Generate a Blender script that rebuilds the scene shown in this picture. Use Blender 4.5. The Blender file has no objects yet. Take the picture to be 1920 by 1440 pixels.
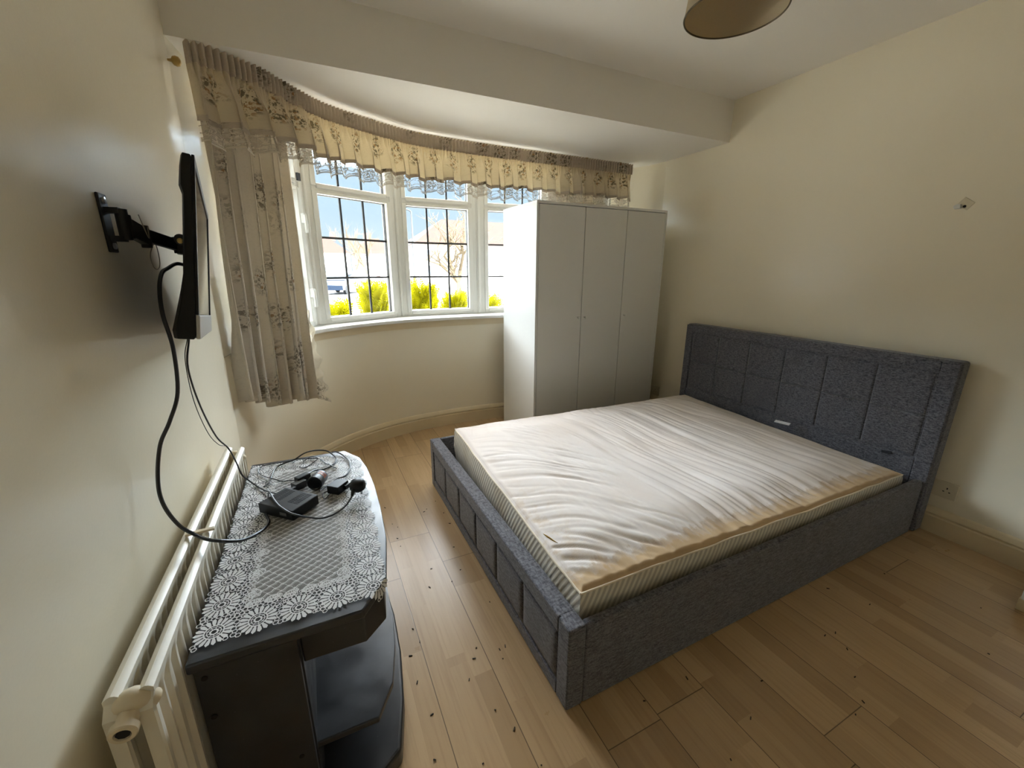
import bpy, bmesh, math, random
import numpy as np
from mathutils import Vector, Matrix, noise as mnoise

random.seed(7)
sc = bpy.context.scene
COL = sc.collection
PI = math.pi

# ------------------------------------------------------------------ camera, sky, sun, exposure
CAMPOS = Vector((0.394, 0.0, 1.3134))
cam_d = bpy.data.cameras.new('camera')
cam_d.sensor_fit = 'HORIZONTAL'
cam_d.sensor_width = 36.0
cam_d.lens = 773.32 * 36.0 / 1920.0
cam_d.clip_start = 0.02
cam_d.clip_end = 400
cam = bpy.data.objects.new('camera', cam_d)
COL.objects.link(cam)
_r = Vector((0.90183693, -0.43206961, 0.00244922))
_u = Vector((0.11361109, 0.24259606, 0.96345196))
_f = Vector((0.41687248, 0.8685983, -0.26786998))
cam.matrix_world = Matrix(((_r.x, _u.x, -_f.x, CAMPOS.x), (_r.y, _u.y, -_f.y, CAMPOS.y),
                           (_r.z, _u.z, -_f.z, CAMPOS.z), (0, 0, 0, 1)))
sc.camera = cam

SKY_LOW = 0.30      # radiance of the pale sky low over the roofs
SKY_HIGH = 17.0     # radiance of the bright sky higher up
wd = bpy.data.worlds.new('daylight')
sc.world = wd
wd.use_nodes = True
nt = wd.node_tree
nt.nodes.clear()
tc = nt.nodes.new('ShaderNodeTexCoord')
sep = nt.nodes.new('ShaderNodeSeparateXYZ')
nt.links.new(tc.outputs['Generated'], sep.inputs[0])
rmp = nt.nodes.new('ShaderNodeMapRange')
rmp.interpolation_type = 'SMOOTHSTEP'
rmp.inputs['From Min'].default_value = 0.195
rmp.inputs['From Max'].default_value = 0.25
rmp.inputs['To Min'].default_value = SKY_LOW
rmp.inputs['To Max'].default_value = SKY_HIGH
nt.links.new(sep.outputs['Z'], rmp.inputs['Value'])
cr = nt.nodes.new('ShaderNodeValToRGB')
cr.color_ramp.elements[0].position = 0.0
cr.color_ramp.elements[0].color = (0.76, 0.90, 1.0, 1)
cr.color_ramp.elements[1].position = 0.16
cr.color_ramp.elements[1].color = (0.58, 0.80, 1.0, 1)
e = cr.color_ramp.elements.new(0.45)
e.color = (0.93, 0.96, 1.0, 1)
nt.links.new(sep.outputs['Z'], cr.inputs[0])
bgn = nt.nodes.new('ShaderNodeBackground')
nt.links.new(cr.outputs[0], bgn.inputs['Color'])
fall = nt.nodes.new('ShaderNodeMapRange')      # brightest in the band above the roofs, calmer overhead
fall.interpolation_type = 'SMOOTHSTEP'
fall.inputs['From Min'].default_value = 0.32
fall.inputs['From Max'].default_value = 0.62
fall.inputs['To Min'].default_value = 1.0
fall.inputs['To Max'].default_value = 0.22
nt.links.new(sep.outputs['Z'], fall.inputs['Value'])
mul = nt.nodes.new('ShaderNodeMath')
mul.operation = 'MULTIPLY'
nt.links.new(rmp.outputs[0], mul.inputs[0])
nt.links.new(fall.outputs[0], mul.inputs[1])
side = nt.nodes.new('ShaderNodeMapRange')      # duller sky towards the left end of the street
side.interpolation_type = 'SMOOTHSTEP'
side.inputs['From Min'].default_value = -0.92
side.inputs['From Max'].default_value = -0.38
side.inputs['To Min'].default_value = 0.12
side.inputs['To Max'].default_value = 1.0
nt.links.new(sep.outputs['X'], side.inputs['Value'])
mul2 = nt.nodes.new('ShaderNodeMath')
mul2.operation = 'MULTIPLY'
nt.links.new(mul.outputs[0], mul2.inputs[0])
nt.links.new(side.outputs[0], mul2.inputs[1])
nt.links.new(mul2.outputs[0], bgn.inputs['Strength'])
wo = nt.nodes.new('ShaderNodeOutputWorld')
nt.links.new(bgn.outputs[0], wo.inputs['Surface'])
wd.cycles.sampling_method = 'MANUAL'
wd.cycles.sample_map_resolution = 512

sun_d = bpy.data.lights.new('sun', 'SUN')
sun_d.energy = 12.0
sun_d.angle = math.radians(0.6)
sun_d.color = (1.0, 0.95, 0.86)
sun = bpy.data.objects.new('sun', sun_d)
COL.objects.link(sun)
sun.location = (-3, -6, 9)
sun.rotation_euler = Vector((0.35, 0.62, -0.95)).to_track_quat('-Z', 'Y').to_euler()

sc.view_settings.view_transform = 'Standard'
sc.view_settings.look = 'None'
sc.view_settings.exposure = 1.88
sc.view_settings.gamma = 1.0
sc.view_settings.use_curve_mapping = False
sc.cycles.max_bounces = 10
sc.cycles.diffuse_bounces = 7
sc.cycles.glossy_bounces = 4
sc.cycles.transmission_bounces = 6
sc.cycles.transparent_max_bounces = 24
sc.cycles.caustics_reflective = False
sc.cycles.caustics_refractive = False
sc.cycles.sample_clamp_indirect = 6.0

# ------------------------------------------------------------------ room dimensions (metres)
W = 3.1836          # right wall
YB = 2.2776         # plane where the bay begins
HB = 2.178          # bay ceiling
H = 2.439           # main ceiling
YN = -0.95          # wall behind the camera
BAY = [(0, 2.2776), (.03, 2.40), (.085, 2.55), (.17, 2.695), (.27, 2.825), (.365, 2.925), (.465, 3.015), (.62, 3.122), (.815, 3.215),
       (.98, 3.262), (1.145, 3.292), (1.5, 3.312), (1.87, 3.29), (2.4, 3.255), (2.85, 3.225), (3.0, 3.205), (3.10, 3.14), (3.16, 3.03), (W, 2.86)]
FAC = [(.034, 2.657), (.41, 3.175), (1.05, 3.50), (1.735, 3.50), (2.40, 3.44), (2.95, 3.32)]
SILL = .935
WTOP = 2.10

# ------------------------------------------------------------------ node helpers
class NT:
    def __init__(s, name):
        s.m = bpy.data.materials.new(name)
        s.m.use_nodes = True
        s.t = s.m.node_tree
        s.t.nodes.clear()
        s.out = s.t.nodes.new('ShaderNodeOutputMaterial')
    def n(s, typ, **kw):
        nd = s.t.nodes.new(typ)
        for k, v in kw.items():
            setattr(nd, k, v)
        return nd
    def put(s, nd, key, val):
        if val is None:
            return
        if hasattr(val, 'is_linked') or hasattr(val, 'links'):
            s.t.links.new(val, nd.inputs[key])
        else:
            nd.inputs[key].default_value = val
    def math(s, op, a, b=None, c=None, clamp=False):
        nd = s.n('ShaderNodeMath', operation=op, use_clamp=clamp)
        s.put(nd, 0, a); s.put(nd, 1, b); s.put(nd, 2, c)
        return nd.outputs[0]
    def mix(s, f, a, b):
        nd = s.n('ShaderNodeMix', data_type='RGBA')
        s.put(nd, 'Factor', f)
        for i, v in ((6, a), (7, b)):
            if hasattr(v, 'links'):
                s.t.links.new(v, nd.inputs[i])
            else:
                nd.inputs[i].default_value = (*v, 1) if len(v) == 3 else v
        return nd.outputs[2]
    def map(s, v, a, b, c=0.0, d=1.0, smooth=False):
        nd = s.n('ShaderNodeMapRange')
        if smooth:
            nd.interpolation_type = 'SMOOTHSTEP'
        s.put(nd, 0, v); s.put(nd, 1, a); s.put(nd, 2, b); s.put(nd, 3, c); s.put(nd, 4, d)
        return nd.outputs[0]
    def coord(s, which='Object', scale=(1, 1, 1), rot=(0, 0, 0)):
        c = s.n('ShaderNodeTexCoord')
        mp = s.n('ShaderNodeMapping')
        mp.inputs['Scale'].default_value = scale
        mp.inputs['Rotation'].default_value = rot
        s.t.links.new(c.outputs[which], mp.inputs[0])
        return mp.outputs[0]
    def noise(s, vec, scale, detail=3, rough=.5, out=0):
        nd = s.n('ShaderNodeTexNoise')
        s.put(nd, 'Vector', vec); s.put(nd, 'Scale', scale); s.put(nd, 'Detail', detail); s.put(nd, 'Roughness', rough)
        return nd.outputs[out]
    def voro(s, vec, scale, feature='F1', out='Distance', rnd=1.0):
        nd = s.n('ShaderNodeTexVoronoi', feature=feature)
        s.put(nd, 'Vector', vec); s.put(nd, 'Scale', scale); s.put(nd, 'Randomness', rnd)
        return nd.outputs[out]
    def bump(s, h, strength=.2, dist=.002, normal=None):
        nd = s.n('ShaderNodeBump')
        nd.inputs['Strength'].default_value = strength
        nd.inputs['Distance'].default_value = dist
        s.put(nd, 'Height', h)
        if normal is not None:
            s.put(nd, 'Normal', normal)
        return nd.outputs[0]
    def principled(s, color, rough=.5, metal=0.0, spec=.5, normal=None, **kw):
        nd = s.n('ShaderNodeBsdfPrincipled')
        if hasattr(color, 'links'):
            s.t.links.new(color, nd.inputs['Base Color'])
        else:
            nd.inputs['Base Color'].default_value = (*color, 1)
        s.put(nd, 'Roughness', rough); s.put(nd, 'Metallic', metal); s.put(nd, 'Specular IOR Level', spec)
        if normal is not None:
            s.put(nd, 'Normal', normal)
        for k, v in kw.items():
            s.put(nd, k, v)
        return nd.outputs[0]
    def mixsh(s, f, a, b):
        nd = s.n('ShaderNodeMixShader')
        s.put(nd, 0, f)
        s.t.links.new(a, nd.inputs[1]); s.t.links.new(b, nd.inputs[2])
        return nd.outputs[0]
    def done(s, sh):
        s.t.links.new(sh, s.out.inputs['Surface'])
        return s.m

def plain(name, color, rough=.5, metal=0.0, spec=.5, nscale=0, namp=.06, bscale=0, bstr=.1, bdist=.001):
    m = NT(name)
    c = color
    co = m.coord('Object') if (nscale or bscale) else None
    if nscale:
        n = m.noise(co, nscale, 4)
        c = m.mix(n, tuple(max(0, x * (1 - namp)) for x in color), tuple(min(1, x * (1 + namp)) for x in color))
    nm = m.bump(m.noise(co, bscale, 3), bstr, bdist) if bscale else None
    return m.done(m.principled(c, rough, metal, spec, nm))

# ------------------------------------------------------------------ materials
M = {}
def wallpaint(name, c, rough=.5, grime=.05, spec=.35):
    m = NT(name)
    co = m.coord('Object')
    big = m.noise(co, 1.3, 4, .6)
    c2 = m.mix(big, tuple(x * (1 - grime) for x in c), tuple(min(1, x * (1 + grime * .5)) for x in c))
    h = m.math('ADD', m.noise(co, 160, 2), m.math('MULTIPLY', m.noise(co, 28, 3), 1.2))
    return m.done(m.principled(c2, rough, 0, spec, m.bump(h, .16, .0012)))
M['wall'] = wallpaint('cream_wall_paint', (.80, .735, .585), .25, .05, .55)
M['ceil'] = wallpaint('white_ceiling_paint', (.84, .81, .755), .6, .03, .25)
M['skirt'] = plain('cream_gloss_woodwork', (.66, .555, .365), .35, nscale=5, namp=.10)
M['white'] = plain('white_window_plastic', (.66, .66, .62), .28, nscale=6, namp=.03)
M['sill'] = plain('white_sill_paint', (.68, .67, .63), .4, nscale=8, namp=.05)
M['lead'] = plain('dark_lead_strip', (.045, .045, .045), .6)
M['seal'] = plain('black_rubber_seal', (.02, .02, .02), .6)

def glassmat():
    m = NT('clear_window_glass')
    tr = m.n('ShaderNodeBsdfTransparent'); tr.inputs[0].default_value = (.975, .985, .98, 1)
    gl = m.n('ShaderNodeBsdfGlossy'); gl.inputs['Roughness'].default_value = .02
    fr = m.n('ShaderNodeFresnel'); fr.inputs[0].default_value = 1.45
    ge = m.n('ShaderNodeNewGeometry')
    fac = m.math('MULTIPLY', fr.outputs[0], m.math('SUBTRACT', 1.0, ge.outputs['Backfacing']))
    return m.done(m.mixsh(fac, tr.outputs[0], gl.outputs[0]))
M['glass'] = glassmat()

def floormat():
    m = NT('oak_laminate')
    at = m.n('ShaderNodeAttribute', attribute_name='tone')
    tone = at.outputs['Fac']
    uvn = m.n('ShaderNodeUVMap', uv_map='UVMap')
    sp = m.n('ShaderNodeSeparateXYZ'); m.t.links.new(uvn.outputs[0], sp.inputs[0])
    u, v = sp.outputs[0], sp.outputs[1]
    du = m.math('MINIMUM', u, m.math('SUBTRACT', .1985, u))
    dv = m.math('MINIMUM', v, m.math('SUBTRACT', 1.205, v))
    d = m.math('MINIMUM', du, dv)
    seam = m.map(d, .0006, .0019, 1, 0)
    off = m.n('ShaderNodeVectorMath', operation='ADD')
    cmb = m.n('ShaderNodeCombineXYZ'); m.put(cmb, 0, m.math('MULTIPLY', tone, 3.7)); m.put(cmb, 1, m.math('MULTIPLY', tone, 41.0)); m.put(cmb, 2, m.math('MULTIPLY', tone, 9.0))
    m.t.links.new(m.coord('Object', (1, .035, 1)), off.inputs[0]); m.t.links.new(cmb.outputs[0], off.inputs[1])
    co = off.outputs[0]
    grain = m.noise(co, 95, 6, .65)
    broad = m.noise(co, 22, 3, .5)
    base = m.mix(tone, (.41, .272, .140), (.58, .408, .230))
    base = m.mix(m.math('MULTIPLY', m.map(grain, .48, .72), .38), base, (.30, .185, .09))
    base = m.mix(m.math('MULTIPLY', m.map(broad, .52, .72), .25), base, (.36, .23, .12))
    base = m.mix(m.math('MULTIPLY', seam, .85), base, (.07, .04, .02))
    scuff = m.noise(m.coord('Object'), 7, 5, .7)
    rough = m.map(scuff, .2, .8, .27, .29)
    h = m.math('SUBTRACT', m.math('MULTIPLY', grain, .10), seam)
    return m.done(m.principled(base, rough, 0, .5, m.bump(h, .25, .0008)))
M['floor'] = floormat()

def greyfabric():
    m = NT('blue_grey_woven_upholstery')
    co = m.coord('Object')
    n1 = m.noise(m.coord('Object', (1, .30, 1.5)), 150, 4, .75)
    n2 = m.noise(m.coord('Object', (.30, 1, 1.5)), 130, 4, .75)
    n = m.math('MULTIPLY', m.math('ADD', n1, n2), .5)
    col = m.mix(m.map(n, .40, .60), (.035, .035, .043), (.185, .184, .208))
    big = m.noise(co, 3.2, 4, .6)
    col = m.mix(m.math('MULTIPLY', m.map(big, .58, .78), .45), col, (.045, .042, .04))
    h = m.math('ADD', n, m.math('MULTIPLY', m.noise(co, 700, 2), .6))
    return m.done(m.principled(col, .92, 0, .15, m.bump(h, .45, .0012), **{'Sheen Weight': .25}))
M['grey'] = greyfabric()
M['stitch'] = plain('dark_seam_thread', (.03, .03, .038), .9)

def mattop():
    m = NT('off_white_mattress_cover')
    uvn = m.n('ShaderNodeUVMap', uv_map='UVMap')
    sp = m.n('ShaderNodeSeparateXYZ'); m.t.links.new(uvn.outputs[0], sp.inputs[0])
    u, v = sp.outputs[0], sp.outputs[1]
    n = m.noise(uvn.outputs[0], 16, 5, .65)
    nn = m.noise(m.coord('UV', (1, .15, 1)), 26, 4, .6)
    edge = m.math('ADD', v, m.math('MULTIPLY', m.math('SUBTRACT', m.math('ADD', n, nn), 1.0), -.10))
    st = m.map(edge, .045, .085, 1, 0, True)
    rim = m.math('MULTIPLY', m.map(edge, .05, .075, 0, 1, True), m.map(edge, .075, .10, 1, 0, True))
    blot = m.noise(uvn.outputs[0], 2.2, 4, .6)
    base = m.mix(m.map(blot, .35, .7), (.74, .69, .66), (.715, .64, .585))
    lw = m.map(u, .0, .25, 1, 0, True)
    base = m.mix(m.math('MULTIPLY', m.math('MULTIPLY', lw, m.map(v, .75, .35, 0, 1, True)), m.math('MULTIPLY', m.map(n, .48, .62), .5)), base, (.52, .37, .21))
    base = m.mix(m.math('MULTIPLY', st, .85), base, (.50, .34, .17))
    base = m.mix(m.math('MULTIPLY', rim, .5), base, (.40, .27, .13))
    head = m.map(u, 1.55, 1.9, 0, .45, True)
    base = m.mix(m.math('MULTIPLY', head, m.map(n, .35, .6)), base, (.60, .50, .38))
    h = m.noise(uvn.outputs[0], 420, 2)
    return m.done(m.principled(base, .85, 0, .2, m.bump(h, .15, .0006)))
M['mattop'] = mattop()
def matside():
    m = NT('striped_mattress_border')
    uvn = m.n('ShaderNodeUVMap', uv_map='UVMap')
    sp = m.n('ShaderNodeSeparateXYZ'); m.t.links.new(uvn.outputs[0], sp.inputs[0])
    a = m.math('ADD', m.math('MULTIPLY', sp.outputs[0], 1.0), m.math('MULTIPLY', sp.outputs[1], -.55))
    w = m.math('SINE', m.math('MULTIPLY', a, 2 * PI / .0235))
    f = m.map(w, -.35, .45, 0, 1, True)
    base = m.mix(f, (.47, .44, .385), (.70, .66, .57))
    n = m.noise(uvn.outputs[0], 6, 4, .6)
    base = m.mix(m.math('MULTIPLY', m.map(n, .45, .75), .5), base, (.50, .38, .22))
    return m.done(m.principled(base, .85, 0, .2, m.bump(w, .25, .002)))
M['matside'] = matside()
M['piping'] = plain('cream_piping', (.66, .58, .45), .8, nscale=20, namp=.12)
M['tag'] = plain('white_paper', (.85, .85, .88), .7)
M['slat'] = plain('dark_bed_base_cloth', (.03, .03, .035), .9)
M['wardrobe'] = plain('white_wardrobe_foil', (.70, .695, .665), .32, nscale=3, namp=.02)
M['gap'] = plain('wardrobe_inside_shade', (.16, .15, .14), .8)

def floral(name, base, lining=False, orange=.25, transl=.35, tcol=(.75, .62, .36), ink=(.13, .11, .075), rows=False):
    m = NT(name)
    uvn = m.n('ShaderNodeUVMap', uv_map='UVMap')
    uv = uvn.outputs[0]
    d1 = m.voro(uv, 4.6, rnd=.55)
    cellc = m.n('ShaderNodeTexVoronoi'); m.put(cellc, 'Vector', uv); m.put(cellc, 'Scale', 6.2); m.put(cellc, 'Randomness', .75)
    reg = m.map(m.math('ADD', d1, m.math('MULTIPLY', m.noise(uv, 26, 3), .35)), .47, .66, 1, 0)
    if rows:
        q = m.n('ShaderNodeSeparateXYZ'); m.t.links.new(uv, q.inputs[0])
        du = m.math('DIVIDE', m.math('SUBTRACT', m.math('FRACT', m.math('DIVIDE', q.outputs[0], .205)), .5), .27)
        dv = m.math('DIVIDE', m.math('SUBTRACT', q.outputs[1], .135), .062)
        rr = m.math('SQRT', m.math('ADD', m.math('MULTIPLY', du, du), m.math('MULTIPLY', dv, dv)))
        reg = m.map(m.math('ADD', rr, m.math('MULTIPLY', m.math('SUBTRACT', m.noise(uv, 24, 3), .5), 1.6)), .75, 1.15, 1, 0)
    d2 = m.voro(uv, 62)
    d3 = m.voro(uv, 120)
    leaf = m.math('MAXIMUM', m.map(d2, .46, .58, 1, 0), m.map(d3, .30, .40, 1, 0))
    leaf = m.math('MULTIPLY', leaf, m.map(m.noise(uv, 48, 3, .6), .40, .50))
    swirl = m.n('ShaderNodeTexWave', wave_type='RINGS'); m.put(swirl, 'Vector', uv); m.put(swirl, 'Scale', 9.0); m.put(swirl, 'Distortion', 14.0); m.put(swirl, 'Detail Scale', 3.0)
    faint = m.math('MULTIPLY', m.map(swirl.outputs[0], .86, .97), .16)
    mask = m.math('MULTIPLY', leaf, reg)
    if lining:
        at = m.n('ShaderNodeSeparateXYZ'); m.t.links.new(uv, at.inputs[0])
        keep = m.map(at.outputs[0], .20, .24)
        mask = m.math('MULTIPLY', mask, keep)
    sepc = m.n('ShaderNodeSeparateColor'); m.t.links.new(m.voro(uv, 62, out='Color'), sepc.inputs[0])
    isor = m.map(sepc.outputs[0], 1 - orange, 1 - orange + .05)
    lc = m.mix(isor, ink, (.36, .20, .08))
    wv = m.noise(uv, 500, 2)
    b = m.mix(m.noise(uv, 7, 4), tuple(x * .9 for x in base), base)
    b = m.mix(faint, b, tuple(x * .62 for x in base))
    c = m.mix(m.math('MULTIPLY', mask, .9), b, lc)
    di = m.n('ShaderNodeBsdfDiffuse'); m.t.links.new(c, di.inputs[0])
    nm = m.bump(wv, .15, .0008); m.t.links.new(nm, di.inputs['Normal'])
    tl = m.n('ShaderNodeBsdfTranslucent')
    m.t.links.new(m.mix(m.math('MULTIPLY', mask, .85), tcol, (.10, .06, .02)), tl.inputs[0])
    return m.done(m.mixsh(transl, di.outputs[0], tl.outputs[0]))
M['curtain'] = floral('beige_floral_curtain_cloth', (.72, .66, .575), True, .12, .16, (.66, .58, .42), (.20, .175, .135))
M['pelmet'] = floral('yellowed_floral_pelmet_cloth', (.57, .51, .42), False, .42, .21, (.84, .66, .36), rows=True)
M['heading'] = floral('gathered_heading_cloth', (.52, .45, .38), False, .1, .12, (.6, .5, .34))

def lacemat():
    m = NT('white_machine_lace')
    uvn = m.n('ShaderNodeUVMap', uv_map='UVMap')
    uv = uvn.outputs[0]
    sp = m.n('ShaderNodeSeparateXYZ'); m.t.links.new(uv, sp.inputs[0])
    CELL = .098
    a_ = m.math('MULTIPLY', m.math('SUBTRACT', m.math('FRACT', m.math('DIVIDE', sp.outputs[0], CELL)), .5), CELL)
    b_ = m.math('SUBTRACT', sp.outputs[1], .048)
    wob = m.math('MULTIPLY', m.math('SUBTRACT', m.noise(uv, 60, 2), .5), .008)
    r_ = m.math('ADD', m.math('SQRT', m.math('ADD', m.math('MULTIPLY', a_, a_), m.math('MULTIPLY', b_, b_))), wob)
    th = m.math('ARCTAN2', b_, a_)
    def ringl(r0, amp, k, ph, w):
        t = m.math('MULTIPLY', m.math('COSINE', m.math('ADD', m.math('MULTIPLY', th, k), ph)), amp)
        d = m.math('ABSOLUTE', m.math('SUBTRACT', r_, m.math('ADD', t, r0)))
        return m.map(d, w * .6, w, 1, 0)
    motif = m.math('MAXIMUM', ringl(.0235, .0065, 6.0, .4, .0032), m.math('MAXIMUM', ringl(.0125, .004, 5.0, 1.2, .0028), m.map(r_, .004, .006, 1, 0)))
    motif = m.math('MAXIMUM', motif, m.math('MULTIPLY', m.map(r_, .030, .032, 1, 0), .30))
    curl = m.n('ShaderNodeTexWave', wave_type='RINGS'); m.put(curl, 'Vector', uv); m.put(curl, 'Scale', 13.0); m.put(curl, 'Distortion', 8.0); m.put(curl, 'Detail Scale', 3.0)
    vines = m.map(curl.outputs[0], .80, .90)
    net = m.map(m.voro(uv, 260, 'DISTANCE_TO_EDGE'), .04, .10, .14, .02)
    hem = m.map(sp.outputs[1], .006, .012, 1, 0)
    hem2 = m.math('MULTIPLY', m.map(sp.outputs[1], .010, .014, 0, 1), m.math('MULTIPLY', m.map(sp.outputs[1], .016, .02, 1, 0), m.map(m.voro(uv, 140, 'DISTANCE_TO_EDGE'), .06, .12, 1, .2)))
    a = m.math('MAXIMUM', m.math('MAXIMUM', motif, m.math('MULTIPLY', vines, .75)), m.math('MAXIMUM', net, m.math('MAXIMUM', m.math('MULTIPLY', hem, .85), hem2)))
    di = m.n('ShaderNodeBsdfDiffuse'); di.inputs[0].default_value = (.60, .54, .45, 1)
    tl = m.n('ShaderNodeBsdfTranslucent'); tl.inputs[0].default_value = (.20, .17, .13, 1)
    cloth = m.mixsh(.04, di.outputs[0], tl.outputs[0])
    tr = m.n('ShaderNodeBsdfTransparent')
    return m.done(m.mixsh(a, tr.outputs[0], cloth))
M['lace'] = lacemat()
M['rail'] = plain('cream_curtain_track', (.75, .70, .55), .4)
M['brass'] = plain('dull_brass', (.45, .32, .12), .35, .9)
M['rad'] = plain('aged_cream_radiator_enamel', (.74, .69, .58), .33, nscale=14, namp=.12)
M['radold'] = plain('yellowed_radiator_enamel', (.66, .56, .40), .38, nscale=14, namp=.12)
M['black'] = plain('black_plastic', (.009, .009, .010), .45, spec=.3)
M['blackmatt'] = plain('matt_black_metal', (.016, .016, .017), .5)
M['screen'] = plain('dark_glossy_screen', (.010, .010, .012), .08)
M['silver'] = plain('silver_plastic_trim', (.50, .50, .50), .35, .5)
M['steel'] = plain('bright_steel', (.6, .6, .62), .28, .95)
M['gold'] = plain('yellow_zinc_screw', (.62, .46, .18), .3, .9)
M['cable'] = plain('black_cable_sheath', (.012, .012, .014), .42)
M['cord'] = plain('pale_string', (.30, .27, .22), .8)
def cabmat():
    m = NT('dark_grey_laminated_board')
    co = m.coord('Object')
    n = m.noise(co, 9, 5, .65)
    sp = m.voro(co, 42)
    c = m.mix(m.map(n, .4, .7), (.024, .0245, .0265), (.038, .039, .043))
    c = m.mix(m.math('MULTIPLY', m.map(sp, .03, .08, 1, 0), .35), c, (.13, .13, .14))
    r = m.map(n, .35, .7, .28, .5)
    return m.done(m.principled(c, r, 0, .5))
M['cab'] = cabmat()
M['thread'] = plain('white_lace_thread', (.74, .74, .74), .8)
def tulle():
    m = NT('fine_white_net')
    uvn = m.coord('Object', (1, 1, 0), (0, 0, .6))
    d = m.voro(uvn, 330, 'DISTANCE_TO_EDGE', rnd=.4)
    a = m.map(d, .06, .13, .85, .10)
    di = m.n('ShaderNodeBsdfDiffuse'); di.inputs[0].default_value = (.62, .60, .57, 1)
    tr = m.n('ShaderNodeBsdfTransparent')
    return m.done(m.mixsh(a, tr.outputs[0], di.outputs[0]))
M['tulle'] = tulle()
M['redlabel'] = plain('red_print', (.62, .16, .06), .5)
M['greylabel'] = plain('grey_label', (.13, .13, .14), .45)
M['greyplastic'] = plain('charcoal_plastic', (.05, .052, .056), .45)
M['socket'] = plain('ivory_socket_plastic', (.62, .56, .42), .4)
M['sockhole'] = plain('socket_slot', (.01, .01, .01), .8)
def shademat():
    m = NT('beige_lampshade_linen')
    co = m.coord('Object')
    n = m.noise(m.coord('Object', (1, 1, 6)), 120, 3)
    c = m.mix(n, (.50, .43, .30), (.60, .52, .38))
    di = m.n('ShaderNodeBsdfDiffuse'); m.t.links.new(c, di.inputs[0])
    tl = m.n('ShaderNodeBsdfTranslucent'); tl.inputs[0].default_value = (.62, .48, .28, 1)
    return m.done(m.mixsh(.3, di.outputs[0], tl.outputs[0]))
M['shade'] = shademat()
M['shadein'] = plain('cream_shade_lining', (.42, .38, .28), .8)
M['rim'] = plain('bronze_shade_rim', (.10, .075, .04), .5, .5)
M['speck'] = plain('dark_crumbs', (.04, .03, .02), .9)
# outside
M['road'] = plain('pale_asphalt', (.07, .068, .066), .9, nscale=1.2, namp=.12)
M['paving'] = plain('pale_paving', (.45, .43, .39), .9, nscale=3, namp=.1)
def tilemat():
    m = NT('red_roof_tiles')
    co = m.coord('Object', (1, 1, 1))
    br = m.n('ShaderNodeTexBrick'); m.put(br, 'Vector', co); m.put(br, 'Scale', 2.2)
    m.put(br, 'Color1', (.040, .021, .017, 1)); m.put(br, 'Color2', (.048, .026, .021, 1)); m.put(br, 'Mortar', (.028, .014, .011, 1))
    n = m.noise(co, 1.5, 4)
    c = m.mix(m.math('MULTIPLY', n, .5), br.outputs[0], (.045, .026, .022))
    return m.done(m.principled(c, .85, 0, .2))
M['tiles'] = tilemat()
M['render'] = plain('white_render_wall', (.70, .68, .64), .9, nscale=.6, namp=.06)
M['brick'] = plain('pale_brick', (.075, .045, .036), .9, nscale=9, namp=.2)
M['pane'] = plain('far_window_pane', (.10, .13, .17), .1)
M['bark'] = plain('tan_bark', (.075, .055, .030), .9, nscale=20, namp=.3)
def leafmat(name, a, b):
    m = NT(name)
    n = m.noise(m.coord('Object'), 9, 3)
    c = m.mix(n, a, b)
    di = m.n('ShaderNodeBsdfDiffuse'); m.t.links.new(c, di.inputs[0])
    tl = m.n('ShaderNodeBsdfTranslucent'); m.t.links.new(c, tl.inputs[0])
    return m.done(m.mixsh(.4, di.outputs[0], tl.outputs[0]))
M['conifer'] = leafmat('golden_conifer_sprays', (.09, .095, .002), (.25, .225, .003))
M['bluepaint'] = plain('blue_car_paint', (.006, .014, .03), .25)
M['whitepaint'] = plain('pale_car_paint', (.5, .5, .52), .25)
M['carglass'] = plain('car_glass', (.03, .04, .05), .05)
M['tyre'] = plain('tyre_rubber', (.02, .02, .02), .8)
M['lamppost'] = plain('grey_lamp_post_paint', (.02, .022, .025), .5)

# ------------------------------------------------------------------ mesh builder
WLOC = {}
def catmull(pts, n=8, closed=False):
    P = [Vector(p) for p in pts]
    out = []
    N = len(P)
    rng = N if closed else N - 1
    for i in range(rng):
        p0 = P[(i - 1) % N] if closed or i > 0 else P[0] * 2 - P[1]
        p1, p2 = P[i], P[(i + 1) % N]
        p3 = P[(i + 2) % N] if closed or i + 2 < N else P[-1] * 2 - P[-2]
        for k in range(n):
            t = k / n
            out.append(.5 * ((2 * p1) + (p2 - p0) * t + (2 * p0 - 5 * p1 + 4 * p2 - p3) * t * t + (3 * p1 - p0 - 3 * p2 + p3) * t ** 3))
    if not closed:
        out.append(P[-1])
    return out

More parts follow.
